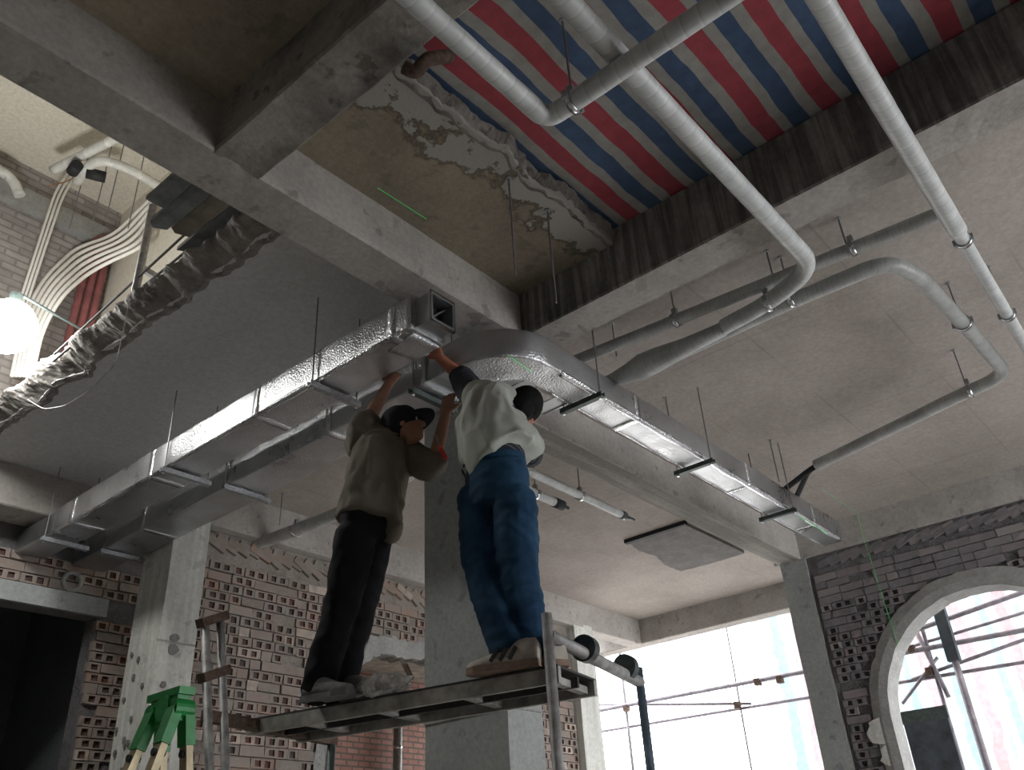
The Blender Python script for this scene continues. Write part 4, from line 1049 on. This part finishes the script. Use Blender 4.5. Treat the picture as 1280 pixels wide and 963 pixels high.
# ------------------------------------------------------------------ projected laser light, painted as green strips
def laser_strip(a, b, label):
    o = MB().bar(a, b, 0.0045, 0.003).build('laser_light_strip', 'laser_green'); tag(o, label, 'line')
laser_strip(at(472, 235, Z=ZS - 0.003), at(533, 274, Z=ZS - 0.003), 'laser light painted as a thin green line on the brown stained slab')
laser_strip(at(1028, 612, Z=ZS - 0.003), at(1071, 640, Z=ZS - 0.003), 'laser light painted as a thin green line on the buff slab near the arched wall')
laser_strip(at(1071, 641, X=10.19), at(1084, 688, X=10.19), 'laser light painted as a thin green line down the edge beam above the arch')
laser_strip(at(1086, 692, X=10.16), at(1122, 806, X=10.16), 'laser light painted as a thin green line down the arched brick wall')
laser_strip(at(634, 444, Z=DB - 0.008), at(664, 465, Z=DB - 0.008), 'laser light painted as a short green line under the bend of the duct')
laser_strip(at(998, 645, Z=DB - 0.008), at(1034, 668, Z=DB - 0.008), 'laser light painted as a short green line under the far end of the long duct')

# ------------------------------------------------------------------ mobile scaffold
S0 = Vector((3.40, 2.605, 0)); SV = Vector((0.979, 0.204, 0)); SU = Vector((-0.204, 0.979, 0))
def sp(u, s, z): return S0 + SU * u + SV * s + Vector((0, 0, z))
PT = 2.45                                       # top of the deck
scf = thing('mobile_scaffold', sp(1.0, 0.4, 0), 'steel frame scaffold with a dusty deck carrying the two workers', 'scaffold')
MB().tube([sp(0, 0, 0), sp(0, 0, 2.69)], 0.027, 14).build('post', 'tube', scf, True)
MB().tube([sp(0, 1.2, 0), sp(0, 1.2, 2.63)], 0.026, 14).build('post', 'tube_blue', scf, True)
bar_ = MB().tube([sp(0, 0, 2.585), sp(0, 1.2, 2.545)], 0.033, 14).build('cross_bar', 'tube', scf, True)
for s_ in (0.44, 1.0):
    MB().tube([sp(0, s_ - 0.03, 2.60), sp(0, s_ + 0.03, 2.60)], 0.070, 24).build('round_stop', 'steel_dark', bar_, False)
for z in (0.5, 1.6): MB().tube([sp(0, 0, z), sp(0, 1.2, z)], 0.02, 10).build('cross_bar', 'tube', scf, True)
MB().tube([(2.78, 3.87, 0), (2.66, 4.47, 2.92)], 0.024, 12).build('post', 'tube', scf, True)
MB().tube([(2.88, 3.90, 0), (2.765, 4.49, 2.97)], 0.024, 12).build('post', 'tube', scf, True)
for z in (2.93, 2.62, 1.5):
    t = z / 2.92
    a = Vector((2.78, 3.87, 0)).lerp(Vector((2.66, 4.47, 2.92)), t); b = Vector((2.88, 3.90, 0)).lerp(Vector((2.765, 4.49, 2.97)), t)
    MB().bar(a - (b - a) * 0.35, b + (b - a) * 0.35, 0.06, 0.05).build('coupler', 'rust', scf)
MB().bar(sp(1.88, -0.36, 2.41), sp(1.90, 0.75, 2.40), 0.05, 0.06).build('cross_bar', 'rust', scf)
MB().tube([sp(1.9, 0.72, 0), sp(1.9, 0.72, 2.5)], 0.026, 12).build('post', 'steel_dark', scf, True)
for z in (0.5, 1.6): MB().tube([sp(1.78, -0.32, z), sp(1.9, 0.72, z)], 0.02, 10).build('cross_bar', 'tube', scf, True)
MB().tube([sp(0, 1.2, 0.6), sp(1.9, 0.72, 1.7)], 0.014, 8).build('brace', 'tube', scf, True)
MB().tube([sp(0, 1.2, 1.7), sp(1.9, 0.72, 0.6)], 0.014, 8).build('brace', 'tube', scf, True)
dk = bpy.data.objects.new('deck', None); COL.objects.link(dk); dk.parent = scf; ORG[dk.name] = ORG[scf.name]
dk.empty_display_size = 0.1
def dbar(u0, s0, u1, s1, z, w, h, name, mat):
    return MB().bar(sp(u0, s0, z), sp(u1, s1, z), w, h).build(name, mat, dk)
dbar(-0.02, 0.055, 1.96, 0.055, PT - 0.045, 0.03, 0.08, 'side_rail', 'deck')
dbar(-0.02, 0.475, 1.96, 0.475, PT - 0.045, 0.03, 0.08, 'side_rail', 'deck')
dbar(-0.02, 0.265, 1.96, 0.265, PT - 0.05, 0.02, 0.05, 'middle_rail', 'deck_under')
for u_ in (0.04, 0.55, 1.08, 1.58, 1.93): dbar(u_, 0.06, u_, 0.47, PT - 0.055, 0.045, 0.035, 'rib', 'deck')
mb = MB()
mb.v = [sp(u_, s_, z) for u_ in (-0.02, 1.96) for s_ in (0.04, 0.49) for z in (PT - 0.012, PT)]
mb.f = [(0, 1, 3, 2), (4, 6, 7, 5), (0, 4, 5, 1), (2, 3, 7, 6), (0, 2, 6, 4), (1, 5, 7, 3)]
mb.build('deck_sheet', 'deck_under', dk)

# crumpled clear bag on the deck
c = at(487, 856, X=3.32); mb = MB(); rings = []
for i in range(11):
    a = -math.pi / 2 + math.pi * i / 10; ring = []
    for k in range(22):
        t = 2 * math.pi * k / 22
        p = Vector((math.cos(a) * math.cos(t) * 0.11, math.cos(a) * math.sin(t) * 0.19, math.sin(a) * 0.06))
        p *= 1 + 0.35 * noise.noise(p * 16) + 0.25 * noise.noise(p * 37)
        ring.append(Vector((3.27, c.y, PT + 0.055)) + p)
    rings.append(ring)
o = mb.loft(rings).build('plastic_bag', 'plastic', None, True); tag(o, 'crumpled clear plastic bag lying on the deck between the workers', 'bag')

# ------------------------------------------------------------------ step ladder
ld = thing('step_ladder', (2.2, 4.12, 0), 'folding ladder with a bright green top, below the deck end', 'ladder')
hx, hy, hz = 2.32, 4.12, 2.335
head = MB().bar((hx, hy - 0.14, hz + 0.10), (hx, hy + 0.155, hz + 0.10), 0.085, 0.035).bar((hx, hy - 0.12, hz + 0.03), (hx, hy + 0.12, hz + 0.03), 0.07, 0.13).build('top_cap', 'green', ld)
for sgn, yy in ((1, -0.105), (1, 0.105)):
    MB().tube([(hx - 0.05, hy + yy, hz + 0.02), (hx + 0.05, hy + yy, hz + 0.02)], 0.045, 16).build('hinge', 'green', ld)
MB().tube([(hx - 0.055, hy - 0.02, hz + 0.03), (hx - 0.035, hy - 0.02, hz + 0.03)], 0.06, 18).build('hinge_boss', 'green', ld)
for k, (fx, tx) in enumerate(((1.60, -0.03), (2.62, 0.03))):
    for yy in (-0.10, 0.10):
        a = Vector((hx + tx, hy + yy, hz + 0.02)); b = Vector((fx, hy + yy * 2.2, 0))
        g = a.lerp(b, 0.07)
        MB().bar(a, g, 0.075, 0.05, (1, 0, 0.1)).build('green_socket', 'green', ld)
        MB().bar(g, b, 0.06, 0.035, (1, 0, 0.1)).build('leg', 'alu', ld)
        q = a.lerp(b, 0.085)
        MB().tube([q - Vector((0.03, 0, 0)), q + Vector((0.03, 0, 0))], 0.018, 10).build('rivet', 'black', ld)
    for t in (0.2, 0.36, 0.52, 0.68, 0.84):
        a = Vector((hx + tx, hy, hz)).lerp(Vector((fx, hy, 0)), t); w = 0.12 + 0.14 * t
        MB().bar(a + Vector((0, -w, 0)), a + Vector((0, w, 0)), 0.035, 0.03).build('rung', 'alu', ld)

# ------------------------------------------------------------------ people
def ell_rings(centers, dirs_u, radii, seg=20):
    rings = []
    for i, c in enumerate(centers):
        t = (centers[min(i + 1, len(centers) - 1)] - centers[max(i - 1, 0)]).normalized()
        u = dirs_u[i] if isinstance(dirs_u, list) else dirs_u
        u = (u - t * u.dot(t)).normalized(); w = t.cross(u)
        ru, rw = radii[i]
        rings.append([c + u * ru * math.cos(2 * math.pi * k / seg) + w * rw * math.sin(2 * math.pi * k / seg) for k in range(seg)])
    return rings
def limb(mb, pts, rad, seg=14, n=5):
    pts = [Vector(p) for p in pts]; P, Rr = [], []
    for i in range(len(pts) - 1):
        for k in range(n):
            t = k / n; P.append(pts[i].lerp(pts[i + 1], t)); Rr.append(rad[i] + (rad[i + 1] - rad[i]) * t)
    P.append(pts[-1]); Rr.append(rad[-1])
    d0 = (P[0] - P[1]).normalized(); d1 = (P[-1] - P[-2]).normalized()
    P = [P[0] + d0 * Rr[0] * 0.8, P[0] + d0 * Rr[0] * 0.5] + P + [P[-1] + d1 * Rr[-1] * 0.5, P[-1] + d1 * Rr[-1] * 0.8]
    Rr = [Rr[0] * 0.4, Rr[0] * 0.8] + Rr + [Rr[-1] * 0.8, Rr[-1] * 0.4]
    # smooth the bend a little
    Q = P[:]
    for _ in range(2):
        Q = [Q[0]] + [(Q[i - 1] + Q[i] * 2 + Q[i + 1]) / 4 for i in range(1, len(Q) - 1)] + [Q[-1]]
    mb.tube(Q, Rr, seg)
def torso(mb, centers, side, radii, seg=24):
    c = [Vector(p) for p in centers]; C, Rr = [], []
    for i in range(len(c) - 1):
        for k in range(4):
            t = k / 4; C.append(c[i].lerp(c[i + 1], t)); Rr.append(tuple(radii[i][q] + (radii[i + 1][q] - radii[i][q]) * t for q in (0, 1)))
    C.append(c[-1]); Rr.append(radii[-1])
    mb.loft(ell_rings(C, Vector(side), Rr, seg))
def ball(mb, c, rx, ry, rz, ax=None):
    c = Vector(c); A = ax or Matrix.Identity(3); rings = []
    for i in range(11):
        a = -math.pi / 2 + math.pi * (i + 0.001) / 10.002
        rings.append([c + A @ Vector((rx * math.cos(a) * math.cos(t), ry * math.cos(a) * math.sin(t), rz * math.sin(a))) for t in [2 * math.pi * k / 18 for k in range(18)]])
    mb.loft(rings)
def hand(mb, wrist, direction, normal, curl=0.5, side=1):
    w = Vector(wrist); d = Vector(direction).normalized(); n = Vector(normal); n = (n - d * n.dot(d)).normalized(); s_ = d.cross(n) * side
    L = 0.105
    rings = ell_rings([w - d * 0.01, w + d * 0.03, w + d * 0.07, w + d * L, w + d * (L + 0.012)], s_, [(0.032, 0.022), (0.042, 0.020), (0.050, 0.018), (0.048, 0.016), (0.036, 0.010)], 16)
    mb.loft(rings)
    for k, ln in enumerate((0.082, 0.095, 0.088, 0.068)):
        b = w + d * (L - 0.01) + s_ * (0.036 - 0.024 * k); pts = [b]; ang = 0.15
        for q in (0.45, 0.32, 0.23):
            pts.append(pts[-1] + (d * math.cos(ang) + n * math.sin(ang)) * ln * q); ang += curl
        limb(mb, pts, [0.0115, 0.0108, 0.010, 0.0085], 10, 3)
    b = w + d * 0.03 + s_ * 0.036
    limb(mb, [b, b + d * 0.03 + s_ * 0.03 + n * 0.012, b + d * 0.06 + s_ * 0.036 + n * 0.035], [0.016, 0.013, 0.010], 10, 3)
def head_shape(mb, c, fwd, up, s=1.0):
    c = Vector(c); f = Vector(fwd).normalized(); u = Vector(up); u = (u - f * u.dot(f)).normalized(); l = u.cross(f)
    prof = [(-0.125, 0.030, 0.085, -0.02), (-0.105, 0.052, 0.098, 0.02), (-0.07, 0.064, 0.098, 0.06), (-0.03, 0.073, 0.097, 0.085), (0.01, 0.077, 0.098, 0.098), (0.05, 0.078, 0.096, 0.104), (0.085, 0.070, 0.084, 0.096), (0.112, 0.050, 0.058, 0.072), (0.126, 0.022, 0.03, 0.036)]
    rings = []
    for (h, w, fr, bk) in prof:
        ring = []
        for k in range(20):
            a = 2 * math.pi * k / 20; dep = fr if math.cos(a) > 0 else max(bk, 0.02)
            ring.append(c + u * h * s + f * math.cos(a) * dep * s + l * math.sin(a) * w * s)
        rings.append(ring)
    mb.loft(rings)
    limb(mb, [c + f * 0.088 * s + u * 0.025 * s, c + f * 0.118 * s - u * 0.026 * s], [0.012 * s, 0.021 * s], 10, 3)        # nose
    for q in (-1, 1):
        mb2 = Matrix((f, l, u)).transposed(); ball(mb, c + l * q * 0.080 * s - f * 0.005 + u * 0.0, 0.026 * s, 0.010 * s, 0.036 * s, mb2)
        ball(mb, c + f * 0.088 * s + l * q * 0.032 * s + u * 0.026 * s, 0.012 * s, 0.022 * s, 0.008 * s, mb2)           # brow
    ball(mb, c + f * 0.096 * s - u * 0.062 * s, 0.014 * s, 0.030 * s, 0.009 * s, Matrix((f, l, u)).transposed())         # upper lip
    ball(mb, c + f * 0.094 * s - u * 0.076 * s, 0.014 * s, 0.026 * s, 0.009 * s, Matrix((f, l, u)).transposed())         # lower lip
    return f, u, l
_tex = {}
def fuse(mb, name, mat, parent, voxel=0.012, smooth=6, wrinkle=0.0, wscale=0.12, aniso=None):
    # one continuous skin grown over the overlapping forms
    tmp = mb.build(name + '_form', mat, parent)
    m = tmp.modifiers.new('r', 'REMESH'); m.mode = 'VOXEL'; m.voxel_size = voxel
    m = tmp.modifiers.new('s', 'SMOOTH'); m.factor = 0.5; m.iterations = smooth
    dg = bpy.context.evaluated_depsgraph_get(); dg.update()
    me = bpy.data.meshes.new_from_object(tmp.evaluated_get(dg))
    me.name = name
    old = tmp.data; bpy.data.objects.remove(tmp); bpy.data.meshes.remove(old)
    if wrinkle:
        org = ORG[parent.name]
        nrm = [v.normal.copy() for v in me.vertices]
        for v, nn in zip(me.vertices, nrm):
            p = (v.co + org) / wscale
            if aniso: p = Vector((p.x * aniso[0], p.y * aniso[1], p.z * aniso[2]))
            k = noise.noise(p) + 0.5 * noise.noise(p * 2.3)
            k = 1 - 2 * abs(k)                  # creased folds
            v.co += nn * wrinkle * k
    if not me.materials: me.materials.append(M[mat])
    for p in me.polygons: p.use_smooth = True
    o = bpy.data.objects.new(name, me); COL.objects.link(o); o.parent = parent; ORG[o.name] = ORG[parent.name]
    return o
def shoe(parent, toe, heel, mats, up=(0, 0, 1), w=0.055, h=0.10, stripes=False):
    toe, heel = Vector(toe), Vector(heel); d = (toe - heel); L = d.length; d.normalize(); u = Vector(up); s_ = d.cross(u).normalized()
    prof = [(0.0, 0.75, 0.80), (0.04, 0.86, 1.0), (0.18, 0.9, 1.05), (0.34, 0.86, 0.98), (0.52, 0.92, 0.72), (0.70, 1.05, 0.52), (0.86, 0.98, 0.42), (0.96, 0.72, 0.34), (1.0, 0.4, 0.24)]
    rings = []
    for (t, ww, hh) in prof:
        c = heel + d * L * t; ring = []
        for k in range(16):
            a = math.pi * k / 15
            ring.append(c + s_ * math.cos(a) * w * ww + u * (0.022 + math.sin(a) ** 0.7 * h * hh if 0 < k < 15 else 0.022))
        rings.append(ring)
    up_o = MB().loft(rings).build('shoe', mats[0], parent, True)
    rings = []
    for (t, ww, hh) in prof:
        c = heel + d * (L * 1.02 * t - 0.004)
        rings.append([c + s_ * w * ww * 1.08, c + s_ * w * ww * 1.08 + u * 0.032, c - s_ * w * ww * 1.08 + u * 0.032, c - s_ * w * ww * 1.08])
    MB().loft(rings).build('sole', mats[1], up_o)
    for k in range(4):
        c = heel + d * L * (0.42 + 0.07 * k) + u * (h * (0.92 - 0.11 * k))
        MB().tube([c + s_ * 0.025, c + u * 0.006, c - s_ * 0.025], 0.005, 6).build('lace', mats[2], up_o, True)
    if stripes:
        for k in range(3):
            a = heel + d * L * (0.28 + 0.13 * k)
            for q in (-1, 1):
                MB().bar(a + s_ * q * w * 0.97 + u * 0.042 + d * 0.032, a + s_ * q * w * 0.86 + u * 0.100 - d * 0.004, 0.016, 0.016, s_).build('stripe', 'shoe_stripe', up_o)
    return up_o

# ---- person in the white shirt and jeans, seen from behind, reaching up with one arm
pB = thing('person', (3.42, 2.85, PT), 'person in a dusty white shirt and blue jeans reaching up to the duct joint', 'person')
J = {k: at(x, y, X=X_) for k, (x, y, X_) in dict(hipL=(598, 618, 3.46), hipR=(644, 622, 3.47), kneeL=(604, 716, 3.42), kneeR=(648, 722, 3.47), ankL=(636, 806, 3.41), ankR=(664, 808, 3.50),
     pelvis=(622, 606, 3.46), waist=(619, 572, 3.47), chest=(612, 522, 3.50), upper=(612, 498, 3.53), neck=(636, 496, 3.60), head=(655, 513, 3.68), shL=(594, 497, 3.52), elL=(575, 470, 3.55), wrL=(549, 447, 3.47), shR=(652, 545, 3.56), elR=(664, 572, 3.74), wrR=(640, 520, 3.95)).items()}
J['ankL'].z = max(J['ankL'].z, PT + 0.13); J['ankR'].z = PT + 0.14
sdB = (J['hipL'] - J['hipR']).normalized(); sdT = (J['shL'] - J['shR']).normalized()
body = MB()
torso(body, [J['pelvis'] - Vector((0, 0, 0.08)), J['pelvis'], J['waist'], J['chest'], J['upper']], sdB, [(0.15, 0.10), (0.175, 0.115), (0.15, 0.105), (0.17, 0.12), (0.10, 0.08)])
for q in 'LR':
    limb(body, [J['hip' + q], J['knee' + q], J['ank' + q]], [0.095, 0.066, 0.042])
    limb(body, [J['upper'].lerp(J['sh' + q], 0.3), J['sh' + q], J['el' + q], J['wr' + q]], [0.06, 0.062, 0.047, 0.034])
limb(body, [J['upper'], J['neck'], J['head']], [0.07, 0.058, 0.055])
fB = Vector((0.85, 0.35, -0.35)); uB = Vector((0.45, -0.35, 0.9))
head_shape(body, J['head'], fB, uB, 1.05)
hand(body, J['wrL'], (J['wrL'] - J['elL']) + Vector((0, 0, 0.15)), (1, 0.1, 0.0), 0.35, 1)
hand(body, J['wrR'], (J['wrR'] - J['elR']) + Vector((0, 0, 0.1)), (0, 1, 0.0), 0.5, -1)
fuse(body, 'body', 'skin_red', pB, 0.0075, 2)
tr = MB()
torso(tr, [J['pelvis'] - Vector((0, 0, 0.13)), J['pelvis'] - Vector((0, 0, 0.02)), J['pelvis'].lerp(J['waist'], 0.75)], sdB, [(0.165, 0.13), (0.195, 0.145), (0.175, 0.135)])
for q in 'LR':
    limb(tr, [J['hip' + q].lerp(J['knee' + q], 0.05), J['hip' + q].lerp(J['knee' + q], 0.5), J['knee' + q], J['knee' + q].lerp(J['ank' + q], 0.6), J['ank' + q] + Vector((0, 0, -0.03))], [0.118, 0.118, 0.108, 0.100, 0.090])
jn = fuse(tr, 'jeans', 'jeans', pB, 0.010, 8, 0.011, 0.19, (1, 1, 1.7))
wb = J['pelvis'].lerp(J['waist'], 0.72)
MB().loft(ell_rings([wb - Vector((0, 0, 0.022)), wb + Vector((0, 0, 0.022))], sdB, [(0.186, 0.147)] * 2, 28)).build('waistband', 'jeans', jn, True)
un = MB()
torso(un, [wb - Vector((0, 0, 0.01)) + sdB * 0.02, J['waist'] + sdB * 0.02, J['chest']], sdB, [(0.200, 0.155), (0.195, 0.15), (0.18, 0.135)])
limb(un, [wb + sdB * 0.13, wb + sdB * 0.165 + Vector((-0.02, 0, -0.12))], [0.08, 0.05])
limb(un, [J['upper'].lerp(J['shL'], 0.4), J['shL'], J['shL'].lerp(J['elL'], 0.98)], [0.085, 0.094, 0.080])
limb(un, [J['upper'].lerp(J['shR'], 0.4), J['shR'], J['shR'].lerp(J['elR'], 0.95)], [0.08, 0.085, 0.075])
fuse(un, 'striped_undershirt', 'navy_knit', pB, 0.011, 6, 0.006, 0.1)
sh = MB()
hem = J['waist'] + Vector((0, -0.03, -0.035)) - sdB * 0.035
torso(sh, [hem, J['waist'] + Vector((0, -0.01, 0.03)), J['chest'] - Vector((0, 0, 0.02)), J['chest'].lerp(J['upper'], 0.7) + Vector((0, -0.02, 0.02)), J['upper'] + Vector((0, -0.02, 0.035))], (sdB * 0.6 + sdT * 0.4).normalized(), [(0.215, 0.17), (0.215, 0.175), (0.205, 0.165), (0.165, 0.135), (0.10, 0.08)])
limb(sh, [J['upper'], J['shR'], J['shR'].lerp(J['elR'], 0.55)], [0.10, 0.105, 0.092])
limb(sh, [J['upper'], J['upper'].lerp(J['shL'], 0.85)], [0.10, 0.095])
limb(sh, [hem + sdB * 0.215, hem + sdB * 0.245 + Vector((0, 0, -0.14))], [0.04, 0.02])
fuse(sh, 'white_shirt', 'white_shirt', pB, 0.010, 8, 0.020, 0.19, (1, 1.2, 0.5))
hr = MB(); Af = Matrix((fB.normalized(), (uB.cross(fB)).normalized(), (uB - fB.normalized() * uB.dot(fB.normalized())).normalized())).transposed()
ball(hr, J['head'] + Af @ Vector((-0.02, 0, 0.030)), 0.114, 0.102, 0.120, Af)
ball(hr, J['head'] + Af @ Vector((-0.05, 0, -0.05)), 0.085, 0.100, 0.10, Af)
fuse(hr, 'hair', 'hair', pB, 0.010, 3, 0.006, 0.03)
shoe(pB, (3.30, 3.05, PT + 0.005), (3.43, 2.69, PT + 0.005), ['shoe_white', 'shoe_tan', 'shoe_stripe'], stripes=True, w=0.058, h=0.12)
shoe(pB, (3.62, 2.86, PT + 0.005), (3.50, 2.62, PT + 0.005), ['shoe_white', 'shoe_tan', 'shoe_stripe'], stripes=True, w=0.058, h=0.12)

# ---- person in the jacket and cap, side on, working under the duct
pA = thing('person', (3.2, 3.85, PT), 'person in a grey-brown jacket, black trousers and dark cap, arms raised', 'person')
K = {k: at(x, y, X=X_) for k, (x, y, X_) in dict(hipN=(447, 662, 3.12), hipF=(468, 662, 3.32), kneeN=(428, 752, 3.13), kneeF=(450, 756, 3.30), ankN=(398, 846, 3.10), ankF=(424, 850, 3.26),
     pelvis=(458, 652, 3.20), waist=(462, 622, 3.21), chest=(474, 568, 3.26), upper=(480, 548, 3.28), neck=(492, 540, 3.30), head=(505, 535, 3.32), shN=(450, 556, 3.16), elN=(462, 522, 3.22), wrN=(486, 480, 3.40), shF=(512, 572, 3.42), elF=(541, 586, 3.46), wrF=(557, 518, 3.52)).items()}
K['ankN'].z = PT + 0.13; K['ankF'].z = PT + 0.13
sA = (K['hipF'] - K['hipN']).normalized(); sAT = (K['shF'] - K['shN']).normalized()
fA = Vector((0.55, -0.70, 0.30)); uA = Vector((-0.1, 0.35, 0.9))
body = MB()
torso(body, [K['pelvis'] - Vector((0, 0, 0.08)), K['pelvis'], K['waist'], K['chest'], K['upper']], sA, [(0.15, 0.10), (0.17, 0.11), (0.145, 0.10), (0.165, 0.115), (0.09, 0.075)])
for q in 'NF':
    limb(body, [K['hip' + q], K['knee' + q], K['ank' + q]], [0.092, 0.064, 0.042])
    limb(body, [K['upper'].lerp(K['sh' + q], 0.3), K['sh' + q], K['el' + q], K['wr' + q]], [0.06, 0.060, 0.047, 0.034])
limb(body, [K['upper'], K['neck'], K['head']], [0.07, 0.056, 0.055])
head_shape(body, K['head'], fA, uA, 1.0)
hand(body, K['wrN'], (K['wrN'] - K['elN']), (0.6, 0.5, 0), 0.35, 1)
hand(body, K['wrF'], (K['wrF'] - K['elF']) + Vector((0, 0, 0.1)), (0.7, 0.2, 0), 0.4, -1)
fuse(body, 'body', 'skin', pA, 0.0065, 2)
tr = MB()
torso(tr, [K['pelvis'] - Vector((0, 0, 0.13)), K['pelvis'], K['pelvis'].lerp(K['waist'], 0.9)], sA, [(0.16, 0.13), (0.18, 0.14), (0.160, 0.125)])
for q in 'NF':
    limb(tr, [K['hip' + q].lerp(K['knee' + q], 0.08), K['hip' + q].lerp(K['knee' + q], 0.5), K['knee' + q], K['knee' + q].lerp(K['ank' + q], 0.6), K['ank' + q] + Vector((0, 0, -0.06))], [0.118, 0.110, 0.098, 0.090, 0.088])
fuse(tr, 'trousers', 'black_cloth', pA, 0.011, 8, 0.011, 0.2, (1, 1, 1.3))
jk = MB()
fdir = Vector((fA.x, fA.y, 0)).normalized()
torso(jk, [K['pelvis'] + Vector((0, 0, 0.0)) + fdir * 0.02, K['waist'] + fdir * 0.02, K['chest'] + fdir * 0.02, K['chest'].lerp(K['upper'], 0.8), K['upper'] + Vector((0, 0, 0.05))], sA, [(0.215, 0.185), (0.20, 0.17), (0.20, 0.165), (0.15, 0.13), (0.085, 0.08)])
limb(jk, [K['upper'], K['shN'], K['shN'].lerp(K['elN'], 0.75)], [0.10, 0.108, 0.092])
limb(jk, [K['upper'], K['shF'], K['elF'], K['elF'].lerp(K['wrF'], 0.12)], [0.10, 0.10, 0.08, 0.075])
ft = K['pelvis'] + fdir * 0.15
limb(jk, [ft + Vector((0, 0, 0.1)), ft + Vector((0, 0, -0.09))], [0.07, 0.05])
jo = fuse(jk, 'jacket', 'jacket', pA, 0.010, 8, 0.018, 0.17, (1, 1, 0.8))
nk = K['neck']
MB().loft(ell_rings([nk - Vector((0, 0, 0.055)) - fA * 0.01, nk - Vector((0, 0, 0.015)), nk + Vector((0, 0, 0.02)) - fA * 0.015], sAT, [(0.115, 0.105), (0.10, 0.095), (0.105, 0.10)], 20), False).build('collar', 'jacket', jo, True)
hr = MB(); Af = Matrix((fA.normalized(), (uA.cross(fA)).normalized(), (uA - fA.normalized() * uA.dot(fA.normalized())).normalized())).transposed()
ball(hr, K['head'] + Af @ Vector((-0.03, 0, 0.01)), 0.092, 0.086, 0.095, Af)
fuse(hr, 'hair', 'hair', pA, 0.010, 3, 0.004, 0.03)
cp = MB()
ball(cp, K['head'] + Af @ Vector((-0.012, 0, 0.055)), 0.128, 0.112, 0.105, Af)
ball(cp, K['head'] + Af @ Vector((-0.05, 0, 0.01)), 0.085, 0.105, 0.08, Af)
co = fuse(cp, 'cap', 'cap', pA, 0.010, 4, 0.004, 0.08)
mb = MB()
for dz in (0.0, 0.008):
    for k in range(13):
        a = -1.2 + 2.4 * k / 12
        for rr in (0.085, 0.205):
            mb.v.append(K['head'] + Af @ Vector((0.01 + rr * math.cos(a), rr * 0.62 * math.sin(a) if rr > 0.1 else 0.10 * math.sin(a), 0.040 + dz - (0.012 if rr > 0.1 else 0) - 0.02 * math.sin(a) ** 2)))
for k in range(12):
    a = 2 * k; b = 26 + 2 * k
    mb.f += [(a, a + 1, a + 3, a + 2), (b, b + 2, b + 3, b + 1), (a + 1, b + 1, b + 3, a + 3), (a, a + 2, b + 2, b)]
mb.build('brim', 'cap', co, True)
for q in (-1, 1):
    mb = MB(); ball(mb, K['head'] + Af @ Vector((0.091, 0.033 * q, 0.012)), 0.010, 0.014, 0.009, Af); mb.build('eye', 'mask', pA, True)
    mb = MB(); ball(mb, K['head'] + Af @ Vector((0.0985, 0.034 * q, 0.012)), 0.005, 0.006, 0.0065, Af); mb.build('iris', 'hair', pA, True)
    MB().tube([K['head'] + Af @ Vector((0.102, 0.018 * q, 0.034)), K['head'] + Af @ Vector((0.096, 0.036 * q, 0.038)), K['head'] + Af @ Vector((0.080, 0.056 * q, 0.032))], 0.006, 6).build('eyebrow', 'hair', pA, True)
MB().tube([K['head'] + Af @ Vector((0.094, -0.026, -0.069)), K['head'] + Af @ Vector((0.108, 0, -0.068)), K['head'] + Af @ Vector((0.094, 0.026, -0.069))], 0.0045, 6).build('mouth', 'shoe_tan', pA, True)
shoe(pA, (3.12, 3.72, PT + 0.005), (3.06, 4.03, PT + 0.005), ['shoe_grey', 'shoe_grey', 'shoe_stripe'], w=0.058, h=0.12)
shoe(pA, (3.30, 3.62, PT + 0.005), (3.24, 3.92, PT + 0.005), ['shoe_grey', 'shoe_grey', 'shoe_stripe'], w=0.058, h=0.12)
tl = thing('hand_tool', at(553, 567, X=3.36), 'small red-handled tool between the two workers', 'tool')
MB().tube([at(549, 558, X=3.38), at(552, 563, X=3.37), at(557, 573, X=3.36)], [0.011, 0.014, 0.012], 10).build('handle', 'red_plastic', tl, True)
MB().tube([at(549, 556, X=3.38), at(545, 545, X=3.39)], 0.006, 6).build('blade', 'steel', tl)
